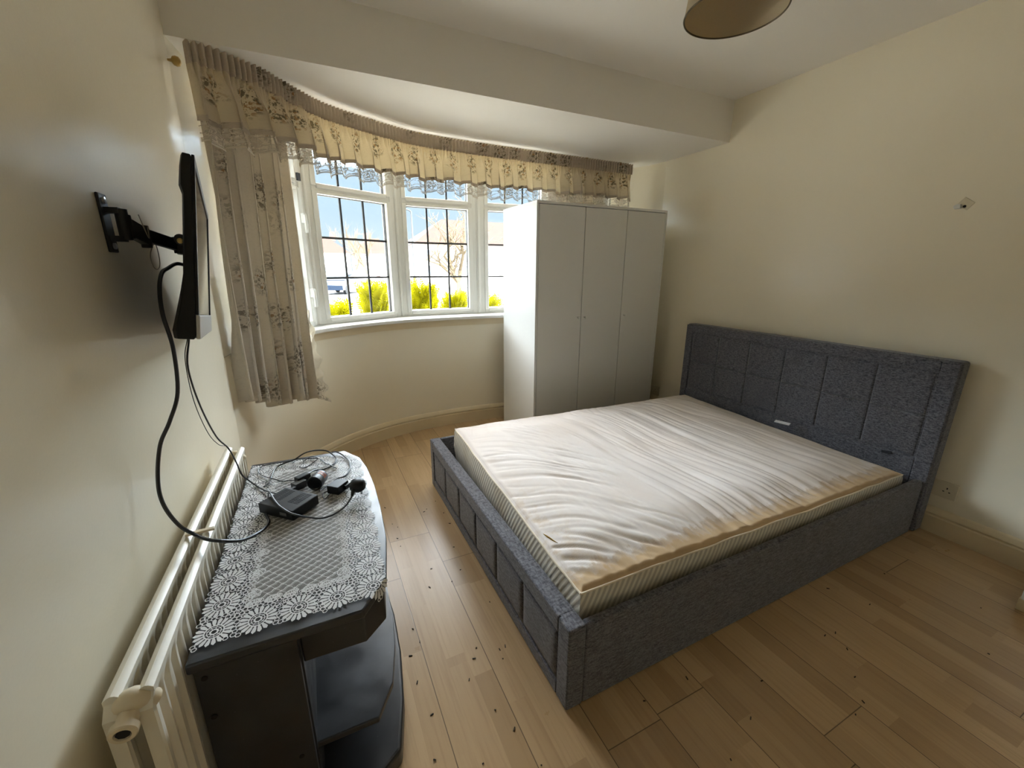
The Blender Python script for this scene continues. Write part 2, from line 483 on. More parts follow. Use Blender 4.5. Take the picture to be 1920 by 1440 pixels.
class MB:
    def __init__(s):
        s.v = []; s.f = []; s.uv = {}; s.mi = []; s.tone = {}
    def add(s, vs, fs, mi=0):
        o = len(s.v)
        s.v += [tuple(v) for v in vs]
        s.f += [tuple(i + o for i in f) for f in fs]
        s.mi += [mi] * len(fs)
        return o
    def box(s, x0, x1, y0, y1, z0, z1, mi=0):
        s.add([(x0, y0, z0), (x1, y0, z0), (x1, y1, z0), (x0, y1, z0), (x0, y0, z1), (x1, y0, z1), (x1, y1, z1), (x0, y1, z1)],
              [(0, 3, 2, 1), (4, 5, 6, 7), (0, 1, 5, 4), (1, 2, 6, 5), (2, 3, 7, 6), (3, 0, 4, 7)], mi)
        return s
    def obox(s, c, ax, h, mi=0):
        c = Vector(c); A = [Vector(a) for a in ax]
        vs = []
        for k in (-1, 1):
            for i, j in ((-1, -1), (1, -1), (1, 1), (-1, 1)):
                vs.append(c + A[0] * i * h[0] + A[1] * j * h[1] + A[2] * k * h[2])
        s.add(vs, [(0, 3, 2, 1), (4, 5, 6, 7), (0, 1, 5, 4), (1, 2, 6, 5), (2, 3, 7, 6), (3, 0, 4, 7)], mi)
        return s
    def prism(s, poly, z0, z1, mi=0, axis='z'):
        n = len(poly)
        def P(a, b, c):
            return {'z': (a, b, c), 'x': (c, a, b), 'y': (a, c, b)}[axis]
        vs = [P(a, b, z0) for a, b in poly] + [P(a, b, z1) for a, b in poly]
        fs = [tuple(range(n))[::-1], tuple(range(n, 2 * n))] + [(i, (i + 1) % n, n + (i + 1) % n, n + i) for i in range(n)]
        s.add(vs, fs, mi)
        return s
    def loft(s, rings, closed=True, cap=True, mi=0):
        n = len(rings[0]); o = []
        for r in rings: o += list(r)
        fs = []
        m = n if closed else n - 1
        for k in range(len(rings) - 1):
            for i in range(m):
                j = (i + 1) % n
                fs.append((k * n + i, k * n + j, (k + 1) * n + j, (k + 1) * n + i))
        if cap and closed:
            fs.append(tuple(range(n))[::-1]); fs.append(tuple((len(rings) - 1) * n + i for i in range(n)))
        s.add(o, fs, mi)
        return s
    def tube(s, pts, r, n=8, sub=0, mi=0, cap=True):
        P = catmull(pts, sub) if sub else [Vector(p) for p in pts]
        R = r if isinstance(r, (list, tuple)) else [r] * len(P)
        if len(R) != len(P):
            R = list(np.interp(np.linspace(0, 1, len(P)), np.linspace(0, 1, len(R)), R))
        rings = []
        T0 = (P[1] - P[0]).normalized()
        up = Vector((0, 0, 1)) if abs(T0.z) < .9 else Vector((1, 0, 0))
        N = T0.cross(up).normalized()
        for i, p in enumerate(P):
            T = (P[min(i + 1, len(P) - 1)] - P[max(i - 1, 0)])
            T = T.normalized() if T.length > 1e-9 else T0
            N = (N - T * N.dot(T))
            N = N.normalized() if N.length > 1e-6 else T.orthogonal().normalized()
            B = T.cross(N)
            rings.append([p + (N * math.cos(a) + B * math.sin(a)) * R[i] for a in (2 * PI * k / n for k in range(n))])
        s.loft(rings, True, cap, mi)
        return s
    def lathe(s, prof, o, ax=(0, 0, 1), n=24, mi=0, cap=True):
        o = Vector(o); A = Vector(ax).normalized()
        N = A.orthogonal().normalized(); B = A.cross(N)
        rings = [[o + A * h + (N * math.cos(2 * PI * k / n) + B * math.sin(2 * PI * k / n)) * max(r, 1e-5) for k in range(n)] for r, h in prof]
        s.loft(rings, True, cap, mi)
        return s
    def grid(s, nu, nv, fn, uvf=None, mi=0):
        o = len(s.v)
        for j in range(nv + 1):
            for i in range(nu + 1):
                u, v = i / nu, j / nv
                s.v.append(tuple(fn(u, v)))
                if uvf:
                    s.uv[len(s.v) - 1] = uvf(u, v)
        for j in range(nv):
            for i in range(nu):
                a = o + j * (nu + 1) + i
                s.f.append((a, a + 1, a + nu + 2, a + nu + 1)); s.mi.append(mi)
        return s
    def build(s, name, mats, parent=None, smooth=False, bevel=0, seg=2, solid=0, subs=0, label=None, origin=None):
        me = bpy.data.meshes.new(name)
        if not isinstance(mats, (list, tuple)):
            mats = [mats]
        if parent is not None:
            off = WLOC[parent.name]
        elif origin is not None:
            off = Vector(origin)
        else:
            a = np.array(s.v)
            lo, hi = a.min(0), a.max(0)
            off = Vector(((lo[0] + hi[0]) / 2, (lo[1] + hi[1]) / 2, lo[2]))
        me.from_pydata([tuple(Vector(v) - off) for v in s.v], [], s.f)
        for m in mats:
            me.materials.append(m)
        if len(mats) > 1:
            me.polygons.foreach_set('material_index', s.mi)
        if s.uv:
            ul = me.uv_layers.new(name='UVMap')
            for lp in me.loops:
                ul.data[lp.index].uv = s.uv.get(lp.vertex_index, (0, 0))
        bm = bmesh.new(); bm.from_mesh(me)
        bmesh.ops.recalc_face_normals(bm, faces=bm.faces)
        bm.to_mesh(me); bm.free()
        if smooth:
            me.shade_smooth()
            me.set_sharp_from_angle(angle=math.radians(smooth if smooth is not True else 40))
        o = bpy.data.objects.new(name, me)
        COL.objects.link(o)
        if parent is not None:
            o.parent = parent
            WLOC[o.name] = off
        else:
            o.location = off
            WLOC[o.name] = off
        if solid:
            md = o.modifiers.new('solid', 'SOLIDIFY'); md.thickness = solid; md.offset = 0
        if subs:
            md = o.modifiers.new('sub', 'SUBSURF'); md.levels = subs; md.render_levels = subs
        if bevel:
            md = o.modifiers.new('bevel', 'BEVEL'); md.width = bevel; md.segments = seg; md.limit_method = 'ANGLE'; md.angle_limit = math.radians(35)
            md.harden_normals = False
        if label:
            o['label'] = label
        return o

def thing(name, label, cat, loc, group=None):
    o = bpy.data.objects.new(name, None)
    COL.objects.link(o)
    o.location = loc
    o.empty_display_size = .05
    WLOC[o.name] = Vector(loc)
    o['label'] = label; o['category'] = cat
    if group: o['group'] = group
    return o
def tag(o, label, cat, group=None, kind=None):
    o['label'] = label; o['category'] = cat
    if group: o['group'] = group
    if kind: o['kind'] = kind
    return o
def struct(o, label=None):
    o['kind'] = 'structure'
    if label: o['label'] = label
    return o
def lerp(a, b, t): return a + (b - a) * t
def ss(a, b, x):
    t = min(1, max(0, (x - a) / (b - a)))
    return t * t * (3 - 2 * t)
def poly_at(pl):
    P = np.array(pl, float)
    d = np.r_[0, np.cumsum(np.hypot(*np.diff(P, axis=0).T))]
    L = d[-1]
    def f(s):
        x = np.interp(s, d, P[:, 0]); y = np.interp(s, d, P[:, 1])
        e = L * 2e-2
        x2, y2 = np.interp(min(s + e, L), d, P[:, 0]), np.interp(min(s + e, L), d, P[:, 1])
        x1, y1 = np.interp(max(s - e, 0), d, P[:, 0]), np.interp(max(s - e, 0), d, P[:, 1])
        t = np.array([x2 - x1, y2 - y1]); t /= np.hypot(*t)
        return x, y, t[0], t[1]
    return f, L

# ================================================================== ROOM SHELL
# floor: laminate planks, each of three strips
fb = MB()
rnd = random.Random(3)
tones = []; uvs = []
PW, PL_ = .1985, 1.205
for k in range(-4, 14):
    x0 = .612 + PW * k
    if x0 > W + .02 or x0 + PW < -.02: continue
    base = {0: .650, 2: .645, 3: .660}.get(k, rnd.uniform(0, PL_))
    for s_ in range(3):
        xa, xb = x0 + PW * s_ / 3, x0 + PW * (s_ + 1) / 3
        ys = [base + PL_ * q for q in range(-4, 5)]
        for q in range(len(ys) - 1):
            c = [0] + sorted(rnd.uniform(.12, PL_ - .12) for _ in range(2)) + [PL_]
            for a, b in zip(c[:-1], c[1:]):
                ya, yb = ys[q] + a, ys[q] + b
                if yb < YN - .05 or ya > 3.36: continue
                t = min(1, max(0, rnd.gauss(.5, .25)))
                fb.add([(xa, ya, 0), (xb, ya, 0), (xb, yb, 0), (xa, yb, 0)], [(0, 1, 2, 3)])
                tones.append(t)
                uvs += [(xa - x0, a), (xb - x0, a), (xb - x0, b), (xa - x0, b)]
ymin_f = min(v[1] for v in fb.v)
fl = fb.build('floor', M['floor'], origin=(0, 0, 0))
me = fl.data
ul = me.uv_layers.new(name='UVMap')
for i, lp in enumerate(me.loops):
    ul.data[i].uv = uvs[lp.vertex_index]
at = me.attributes.new('tone', 'FLOAT', 'FACE')
at.data.foreach_set('value', tones)
struct(fl)
md = fl.modifiers.new('s', 'SOLIDIFY'); md.thickness = .012; md.offset = -1

struct(MB().box(-.12, 0, YN - .1, YB, -.02, H + .1).build('wall_left', M['wall']))
struct(MB().box(W, W + .12, YN - .1, 2.9, -.02, H + .1).build('wall_right', M['wall']))
struct(MB().box(-.12, W + .12, YN - .12, YN, -.02, H + .1).build('wall_back', M['wall']))
struct(MB().box(-.12, W + .12, YN - .1, YB, H, H + .1).build('ceiling', M['ceil']))
struct(MB().box(-.12, W + .12, YB, YB + .16, HB, H + .1).build('wall_bulkhead', M['ceil']))
struct(MB().box(-.25, W + .30, YB + .16, 3.62, HB, HB + .08).build('ceiling_bay', M['ceil']))

def offs(pl, d):
    out = []
    for i, p in enumerate(pl):
        a = Vector(pl[max(i - 1, 0)]); b = Vector(pl[min(i + 1, len(pl) - 1)])
        t = (b - a).normalized()
        out.append((p[0] - t.y * d, p[1] + t.x * d))
    return out
bay_s = [tuple(p)[:2] for p in catmull([(x, y, 0) for x, y in BAY], 4)]
out_ = offs(bay_s, .13)
wb = MB()
n_ = len(bay_s)
wb.loft([[(*a, -.02), (*b, -.02), (*b, SILL - .022), (*a, SILL - .022)] for a, b in zip(bay_s, out_)], True, True)
struct(wb.build('wall_bay', M['wall'], smooth=30))
# full height returns left and right of the windows
def return_wall(name, pts):
    o = offs(pts, .13)
    b = MB()
    b.loft([[(*p, SILL - .02), (*q, SILL - .02), (*q, HB + .02), (*p, HB + .02)] for p, q in zip(pts, o)], True, True)
    struct(b.build(name, M['wall'], smooth=30))
return_wall('wall_bay_left', [(0, YB), (.012, 2.37), (.024, 2.46), (.034, 2.56), (.034, 2.63)])
return_wall('wall_bay_right', [(2.975, 3.30), (3.03, 3.24), (3.10, 3.145), (3.155, 3.04), (W, 2.86)])
# header above the windows
hb = MB()
for a, b in zip(FAC[:-1], FAC[1:]):
    a, b = Vector(a), Vector(b); t = (b - a).normalized(); n = Vector((-t.y, t.x))
    c = (a + b) / 2 + n * .02
    hb.obox((c.x, c.y, (WTOP + HB) / 2 + .01), [(t.x, t.y, 0), (n.x, n.y, 0), (0, 0, 1)], [(b - a).length / 2 + .02, .06, (HB - WTOP) / 2 + .01])
struct(hb.build('wall_header', M['wall']))

# baseboards with an ogee top
SK = [(0, 0), (.020, 0), (.020, .088), (.013, .094), (.013, .100), (.020, .105), (.019, .112), (.013, .120), (.011, .127), (.007, .133), (0, .136)]
def skirting(name, pl):
    b = MB()
    rings = []
    for i, p in enumerate(pl):
        a = Vector(pl[max(i - 1, 0)]); c = Vector(pl[min(i + 1, len(pl) - 1)])
        t = (c - a).normalized(); n = Vector((t.y, -t.x))
        rings.append([(p[0] + n.x * d, p[1] + n.y * d, z) for d, z in SK])
    b.loft(rings, True, True)
    struct(b.build(name, M['skirt'], smooth=35))
skirting('baseboard_bay', bay_s)
skirting('baseboard_right', [(W, 2.86), (W, YN)])
skirting('baseboard_left', [(0, YN), (0, YB)])

# window sill board following the bay
sl_in = offs(bay_s, -.035)
sl = MB()
fac_out = [(.10, 2.58)] + FAC[1:-1] + [(3.0, 3.30)]
fo, FL_ = poly_at(offs(FAC, .05))
rings = []
K = [i for i in range(4, n_ - 12)]
for j, i in enumerate(K):
    t = j / (len(K) - 1)
    x, y, _, _ = fo(t * FL_)
    ix, iy = sl_in[i]
    d = Vector((x - ix, y - iy)).normalized()
    rings.append([(ix, iy, SILL - .022), (ix - d.x * .004, iy - d.y * .004, SILL - .011), (ix, iy, SILL), (x, y, SILL + .004), (x, y, SILL - .022)])
sl.loft(rings, True, True)
struct(sl.build('trim_1', M['sill'], smooth=35))
ap = MB()
ap_in = offs(bay_s, -.006)
ap.loft([[(*bay_s[i], SILL - .075), (*ap_in[i], SILL - .075), (*ap_in[i], SILL - .023), (*bay_s[i], SILL - .023)] for i in K], True, True)
struct(ap.build('trim_2', M['skirt'], smooth=35))

# windows: five lights of a bow, each with frame, transom, glass and lead
def window(i, a, b, opener=False):
    a, b = Vector(a), Vector(b)
    t = (b - a).normalized(); n = Vector((-t.y, t.x))      # n points outside
    L = (b - a).length
    root = bpy.data.objects.new('window_%d' % i, None); COL.objects.link(root)
    root.location = ((a.x + b.x) / 2, (a.y + b.y) / 2, SILL); root['kind'] = 'structure'
    WLOC[root.name] = Vector(root.location)
    AX = [(t.x, t.y, 0), (n.x, n.y, 0), (0, 0, 1)]
    def bar(mb, s0, s1, z0, z1, d0, d1, mi=0):
        c = a + t * (s0 + s1) / 2 + n * (d0 + d1) / 2
        mb.obox((c.x, c.y, (z0 + z1) / 2), AX, [(s1 - s0) / 2, (d1 - d0) / 2, (z1 - z0) / 2], mi)
    def ring(mb, s0, s1, z0, z1, w, d0, d1):
        bar(mb, s0, s0 + w, z0, z1, d0, d1); bar(mb, s1 - w, s1, z0, z1, d0, d1)
        bar(mb, s0 + w, s1 - w, z0, z0 + w, d0, d1); bar(mb, s0 + w, s1 - w, z1 - w, z1, d0, d1)
    fr = MB()
    m0 = .018
    ring(fr, m0, L - m0, SILL + .003, WTOP, .040, -.035, .035)
    bar(fr, m0 + .04, L - m0 - .04, 1.797, 1.838, -.033, .033)
    fr.build('frame', M['white'], root, bevel=.004)
    g0, g1 = .090, L - .090
    sa = MB()
    def sash(z0, z1):
        w = .034
        bar(sa, g0 - w, g0, z0 - w * .5, z1 + w * .5, -.045, .028); bar(sa, g1, g1 + w, z0 - w * .5, z1 + w * .5, -.045, .028)
        bar(sa, g0, g1, z0 - w * .9, z0, -.045, .028); bar(sa, g0, g1, z1, z1 + w * .55, -.045, .028)
    sash(.985, 1.785); sash(1.85, 2.06)
    sa.build('sash', M['white'], root, bevel=.005)
    se = MB()
    for z0, z1 in ((.985, 1.785), (1.85, 2.06)):
        ring(se, g0 - .001, g1 + .001, z0 - .001, z1 + .001, .0045, -.010, .012)
    se.build('seal', M['seal'], root)
    for z0, z1 in ((.985, 1.785), (1.85, 2.06)):
        g = MB(); bar(g, g0, g1, z0, z1, -.002, .002)
        go = g.build('glass', M['glass'], root)
    le = MB()
    w = .0070
    for z0, z1, nz in ((.985, 1.785, 3), (1.85, 2.06, 1)):
        for q in (1, 2):
            s_ = g0 + (g1 - g0) * q / 3
            bar(le, s_ - w, s_ + w, z0, z1, -.0045, .0045)
        for q in range(1, nz):
            z = z0 + (z1 - z0) * q / nz
            bar(le, g0, g1, z - w, z + w, -.0052, .0052)
    le.build('leaded_bars', M['lead'], root)
    if opener:
        h = MB()
        for zz in (1.62, 1.16):
            c = a + t * (L - .075) + n * -.058
            h.obox((c.x, c.y, zz), AX, [.012, .014, .03])
            c2 = a + t * (L - .085) + n * -.078
            h.obox((c2.x, c2.y, zz - .035), AX, [.009, .007, .055])
        h.build('handle', M['white'], root, bevel=.004)
        k = MB(); c = a + t * (L - .07) + n * -.05
        k.obox((c.x, c.y, 1.86), AX, [.012, .008, .022]); k.build('latch', M['black'], root)
for i in range(5):
    window(i + 1, FAC[i], FAC[i + 1], i == 0)
# posts between the lights
for i, p in enumerate(FAC):
    b = MB()
    pr = Vector(FAC[max(i - 1, 0)]); nx = Vector(FAC[min(i + 1, 5)])
    t = (nx - pr).normalized(); n = Vector((-t.y, t.x))
    AX = [(t.x, t.y, 0), (n.x, n.y, 0), (0, 0, 1)]
    b.obox((p[0], p[1], (SILL + WTOP) / 2 + .002), AX, [.020, .040, (WTOP - SILL) / 2])
    b.lathe([(.011, 0), (.011, WTOP - SILL - .01)], (p[0] - n.x * .040, p[1] - n.y * .040, SILL + .006), n=12)
    struct(b.build('trim_%d' % (i + 3), M['white'], bevel=.004))
# daylight portals in the window openings (they only guide the sky's own light)
for a, b in zip(FAC[:-1], FAC[1:]):
    a, b = Vector(a), Vector(b); t = (b - a).normalized(); n = Vector((-t.y, t.x))
    ld = bpy.data.lights.new('window_portal', 'AREA'); ld.shape = 'RECTANGLE'
    ld.size = (b - a).length; ld.size_y = WTOP - SILL
    ld.cycles.is_portal = True
    lo = bpy.data.objects.new('window_portal', ld); COL.objects.link(lo)
    c = (a + b) / 2 + n * .07
    lo.location = (c.x, c.y, (WTOP + SILL) / 2)
    lo.rotation_euler = Vector((-n.x, -n.y, 0)).to_track_quat('-Z', 'Z').to_euler()

# ================================================================== WARDROBE
wx, wy = 1.8284, 2.6095
wr = thing('wardrobe', 'tall white wardrobe with three plain doors standing in front of the bay window', 'wardrobe', (wx + .585, wy + .27, 0))
WZ, T_ = 1.76, .018
MB().box(wx, wx + T_, wy, wy + .545, 0, WZ - T_).build('side_panel', M['wardrobe'], wr, bevel=.0015)
MB().box(wx + 1.17 - T_, wx + 1.17, wy, wy + .545, 0, WZ - T_).build('side_panel', M['wardrobe'], wr, bevel=.0015)
MB().box(wx, wx + 1.17, wy, wy + .545, WZ - T_, WZ).build('top_panel', M['wardrobe'], wr, bevel=.0015)
MB().box(wx + T_, wx + 1.17 - T_, wy + .04, wy + .53, .05, .066).build('bottom_panel', M['wardrobe'], wr)
MB().box(wx + T_, wx + 1.17 - T_, wy + .012, wy + .028, 0, .048).build('plinth', M['wardrobe'], wr)
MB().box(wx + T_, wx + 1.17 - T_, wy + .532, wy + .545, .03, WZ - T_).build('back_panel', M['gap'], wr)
dw = (1.17 - 2 * T_) / 3
for k in range(3):
    x0 = wx + T_ + dw * k + .0025; x1 = wx + T_ + dw * (k + 1) - .0025
    d = MB().box(x0, x1, wy, wy + .017, .052, WZ - T_ - .004).build('door', M['wardrobe'], wr, bevel=.0012)
    kx = x1 - .028 if k == 0 else x0 + .028
    MB().lathe([(.006, 0), (.005, .010), (.009, .016), (.011, .021), (.009, .025), (.003, .0265)], (kx, wy - .0002, .965), (0, -1, 0), 16).build('knob', M['wardrobe'], d, smooth=True)
    if k < 2:
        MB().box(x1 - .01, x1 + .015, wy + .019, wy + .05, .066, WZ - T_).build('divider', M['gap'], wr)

# ================================================================== BED
bx0, by0, by1, bh, bx1 = .957, .786, 2.338, .307, 3.0675
bed = thing('bed_frame', 'double bed frame upholstered in blue grey fabric with low quilted footboard', 'bed', (2.0, 1.56, 0))
FT = .060
fbm = MB().box(bx0 + .007, bx0 + FT, by0, by1, 0.003, bh)
fo_ = fbm.build('footboard', M['grey'], bed, bevel=.004, seg=2)
# border frame of the footboard (outer face) and six padded panels
def padded(x, ya, yb, za, zb, d, name, par, sgn=-1, bev=.006):
    b = MB()
    b.box(min(x, x + sgn * d), max(x, x + sgn * d), ya, yb, za, zb)
    return b.build(name, M['grey'], par, bevel=bev, seg=3)
xf = bx0 + .007
bf = MB()
bf.box(bx0, bx0 + FT + .0005, by0 - .0008, by0 + .060, .003, bh + .0008)
bf.box(bx0, bx0 + FT + .0005, by1 - .060, by1 + .0008, .003, bh + .0008)
bf.box(bx0, bx0 + FT + .0005, by0 + .060, by1 - .060, .003, .055)
bf.box(bx0, bx0 + FT + .0005, by0 + .060, by1 - .060, bh - .060, bh + .0008)
bmv = bf.build('border', M['grey'], fo_, bevel=.006, seg=3)
nP = 6
pw_ = (by1 - by0 - .128) / nP
for k in range(nP):
    ya = by0 + .064 + pw_ * k
    b = MB()
    def pf(u, v, ya=ya):
        y = ya + .0015 + (pw_ - .003) * u; z = .059 + (bh - .123) * v
        e = min(u, 1 - u) * pw_; e2 = min(v, 1 - v) * (bh - .123)
        return (xf - .0005 - .0045 * ss(0, .012, min(e, e2)), y, z)
    b.grid(14, 10, pf)
    b.build('padded_panel', M['grey'], fo_, smooth=60, solid=.001)
for ya, yb in ((by0, by0 + .026), (by1 - .026, by1)):
    b = MB()
    b.prism([(bx0 + FT + .0008, .003), (bx1 - .006, .003), (bx1 - .003, .06), (bx1 - .003, bh - .035), (bx1 - .02, bh - .008), (bx1 - .05, bh), (bx0 + FT + .0008, bh)], ya, yb, axis='y')
    b.build('side_rail', M['grey'], bed, bevel=.007, seg=3)
MB().box(bx0 + FT + .003, bx1 - .004, by0 + .028, by1 - .028, .15, .172).build('mattress_base', M['slat'], bed)
hy0, hy1, hz = .772, 2.357, .904
hbd = MB().box(bx1 + .004, bx1 + .088, hy0, hy1, 0.004, hz).build('headboard', M['grey'], bed, bevel=.014, seg=4)
b = MB()
gy0, gy1, gz0, gz1 = .842, 2.295, .390, .846
b.box(bx1 - .006, bx1 + .004, hy0 + .004, gy0, .10, hz - .006)
b.box(bx1 - .006, bx1 + .004, gy1, hy1 - .004, .10, hz - .006)
b.box(bx1 - .006, bx1 + .004, gy0, gy1, gz1, hz - .006)
b.box(bx1 - .006, bx1 + .004, gy0, gy1, .10, gz0)
b.build('border', M['grey'], hbd, bevel=.0045, seg=3)
cw = (gy1 - gy0) / 6
for r in range(2):
    z0 = gz0 + (gz1 - gz0) / 2 * r; zh = (gz1 - gz0) / 2
    for k in range(6):
        ya = gy0 + cw * k
        b = MB()
        ox = (bx1 + .0035)
        def pf(u, v, ya=ya, z0=z0):
            y = ya + .001 + (cw - .002) * u; z = z0 + .001 + (zh - .002) * v
            e = min(min(u, 1 - u) * cw, min(v, 1 - v) * zh)
            eo = min(y - gy0, gy1 - y, z - gz0, gz1 - z)
            return (ox - .0030 * ss(0, .010, e) - .0010 * ss(0, .03, e) + .020 * (1 - ss(.002, .014, eo)), y, z)
        b.grid(20, 18, pf)
        b.build('padded_panel', M['grey'], hbd, smooth=60, solid=.001)
MB().obox((bx1 - .010, .955, .385), [(1, 0, 0), (0, .97, -.2), (0, .2, .97)], [.004, .022, .007]).build('pull_strap', M['slat'], hbd, bevel=.002)

# ================================================================== MATTRESS
mt = thing('mattress', 'bare off white double mattress with stained edge lying in the grey bed frame', 'mattress', (1.98, 1.52, .18))
mNL, mFL, mFR, mNR = (1.028, .842, .378), (1.085, 2.225, .405), (2.955, 2.205, .378), (2.945, .832, .345)
def mbase(u, v):
    a = [lerp(mNL[i], mNR[i], u) for i in range(3)]; b_ = [lerp(mFL[i], mFR[i], u) for i in range(3)]
    return [lerp(a[i], b_[i], v) for i in range(3)]
ML_, MW_ = 1.89, 1.37
def ridg(x, y, z=0.0):
    return (1 - abs(mnoise.noise(Vector((x, y, z))) * 2)) 
def mtop(u, v):
    x, y, z = mbase(u, v)
    U, V = u * ML_, v * MW_
    e = min(U, ML_ - U); e2 = min(V, MW_ - V)
    em = min(e, e2)
    puff = .026 * ss(0, .22, e) * ss(0, .22, e2)
    skew = U + .22 * (V - .6) * (1 - .5 * u) + .05 * mnoise.noise(Vector((U * 1.1, V * 1.4, 3)))
    def crease(a, b_, c, k):
        n = abs(mnoise.noise(Vector((a, b_, c)))) * 2
        return -max(0.0, 1 - n * k)
    warp = .5 * mnoise.noise(Vector((U * 1.6, V * 1.9, 5)))
    r1 = crease(skew * 7.5 + warp, V * .85, 1.3, 2.2)
    r2 = crease(skew * 15 + warp, V * 1.3, 7.7, 2.0)
    r3 = mnoise.noise(Vector((skew * 11, V * 1.0, 4.4)))
    amp = .55 + .45 * ss(-.2, .4, mnoise.noise(Vector((U * 1.5, V * 1.2, 9))))
    w = (.0075 * r1 + .0055 * r2 + .0050 * r3 + .003 * crease(skew * 26 + warp * 2, V * 1.6, 3.1, 2.0)) * amp * ss(.0, .09, em)
    # gathers fanning in from the foot edge, and short pulls along both long edges
    fan = 10.5 * (V + .42 * U + .8 * U * U) + .35 * mnoise.noise(Vector((U * 3, V * 3, 2)))
    fw = ss(0, .04, U) * (1 - ss(.22, .75, U)) * ss(.0, .12, V) * (1 - .55 * ss(.85, 1.25, V))
    brk = .35 + .65 * ss(-.15, .35, mnoise.noise(Vector((U * 3.2, V * 4.0, 11))))
    g = (crease(fan, U * 1.6, 5.1, 2.6) * .0085 + crease(fan * 1.7, U * 2.4, 3.7, 2.2) * .0040 + mnoise.noise(Vector((fan * .6, U * 1.4, 8))) * .005) * fw * brk
    w *= ss(.10, .55, U)
    g2 = crease(U * 15 + V * 3, V * 2.2, 2.2, 1.6) * .005 * ss(0, .03, V) * (1 - ss(.05, .24, V))
    g3 = crease(U * 14 - V * 3, V * 2, 6.2, 1.6) * .005 * ss(0, .03, MW_ - V) * (1 - ss(.05, .24, MW_ - V))
    wob = .004 * mnoise.noise(Vector((U * 5, V * 5, 4)))
    dz = -.013 * (1 - ss(0, .022, em)) 
    ox = .006 * mnoise.noise(Vector((V * 7, 1.5, 0))) * (1 - ss(0, .1, e)); oy = .006 * mnoise.noise(Vector((U * 7, 2.5, 0))) * (1 - ss(0, .1, e2))
    return (x + ox, y + oy, z + puff + w + g + g2 + g3 + wob + dz)
def spread(t, k=.55):
    return t
b = MB(); b.grid(300, 220, mtop, lambda u, v: (u * ML_, v * MW_))
b.build('cover', M['mattop'], mt, smooth=60)
# border band and piping
loop = []
for k in range(120): loop.append((k / 120, 0))
for k in range(90): loop.append((1, k / 90))
for k in range(120): loop.append((1 - k / 120, 1))
for k in range(90): loop.append((0, 1 - k / 90))
b = MB()
rows = [0, .05, .12, .5, .9, 1.0]
o0 = 0
acc = 0; prev = None
base_i = []
cx_, cy_ = 1.98, 1.52
for i, (u, v) in enumerate(loop + loop[:1]):
    p = Vector(mtop(u, v))
    if prev is not None: acc += (p - prev).length
    prev = p
    nrm = Vector(((1 if u >= 1 else -1 if u <= 0 else 0), (1 if v >= 1 else -1 if v <= 0 else 0), 0))
    for q in rows:
        z = lerp(p.z - .002, .175, q)
        bulge = .010 * math.sin(PI * q) - .004 * q
        pp = p + nrm * bulge
        b.v.append((pp.x, pp.y, z)); b.uv[len(b.v) - 1] = (acc, z)
R_ = len(rows)
for i in range(len(loop)):
    for q in range(R_ - 1):
        a = i * R_ + q
        b.f.append((a, a + R_, a + R_ + 1, a + 1)); b.mi.append(0)
b.build('side_border', M['matside'], mt, smooth=60)
b = MB()
pip = [Vector(mtop(u, v)) for u, v in loop[::2]]
b.tube(pip + pip[:1], .0036, 6)
b.build('piping', M['piping'], mt, smooth=True)
MB().obox((2.972, 1.455, .392), [(.9, .25, .2), (-.25, .95, 0), (-.2, -.05, .97)], [.016, .042, .0008]).build('care_tag', M['tag'], mt)
# slit near the foot corner
sl_ = [Vector(mtop(.012 + .012 * t, .205 - .05 * t)) + Vector((0, 0, .0015)) for t in np.linspace(0, 1, 7)]
MB().tube(sl_, [.0005, .002, .003, .003, .0025, .0015, .0005], 6).build('slit', plain('slit_foam', (.30, .19, .03), .9), mt)

# ================================================================== PELMET, TRACK, CURTAINS
PLM = [(.058, 2.262), (.156, 2.292), (.29, 2.394), (.41, 2.54), (.54, 2.69), (.69, 2.79), (.852, 2.872), (1.128, 2.985), (1.5, 3.02), (1.92, 3.03), (2.5, 3.03), (2.965, 3.03)]
pls = [tuple(p)[:2] for p in catmull([(x, y, 0) for x, y in PLM], 6)]
pf_, PLL = poly_at(pls)
pel = thing('pelmet', 'gathered floral pelmet with lace hem running along the whole bay window', 'pelmet', (1.5, 2.9, 1.81))
rng = random.Random(5)
NF = 132
fold_ph = [rng.uniform(-.4, .4) for _ in range(400)]
def headfold(s):
    k = s / PLL * NF
    return -1 + 2 * abs(math.sin(PI * k + 1.1 * mnoise.noise(Vector((k * .23, 3, 0)))))
def skirtfold(s):
    p = skph(s)
    return math.sin(p) * .75 + .35 * mnoise.noise(Vector((s * 11, 4, 0)))
def skph(s):
    return 2 * PI * s / .118 + 2.2 * mnoise.noise(Vector((s * 2.6, 0, 0)))
ZT, ZH, ZS, ZL = 2.160, 2.085, 1.885, 1.808
def pel_pt(s, z, off):
    x, y, tx, ty = pf_(s)
    return (x + ty * off, y - tx * off, z)     # off > 0 : into the room
def hd(u, v):
    s = u * PLL
    z = lerp(ZH, ZT, v) + .004 * mnoise.noise(Vector((s * 9, 1, 0))) + (.003 * headfold(s) if v > .95 else 0)
    squeeze = .75 + .25 * math.sin(PI * min(1, max(0, v)))
    return pel_pt(s, z, .013 + .0150 * headfold(s) * squeeze + (.004 if v > .9 else 0))
b = MB(); b.grid(NF * 12, 6, hd, lambda u, v: (u * PLL * 1.6, v * .075))
b.build('heading', M['heading'], pel, smooth=70)
def bigleft(s): return 1 + 1.1 * (1 - ss(.25, .85, s)) + .3 * ss(PLL - .9, PLL - .5, s)
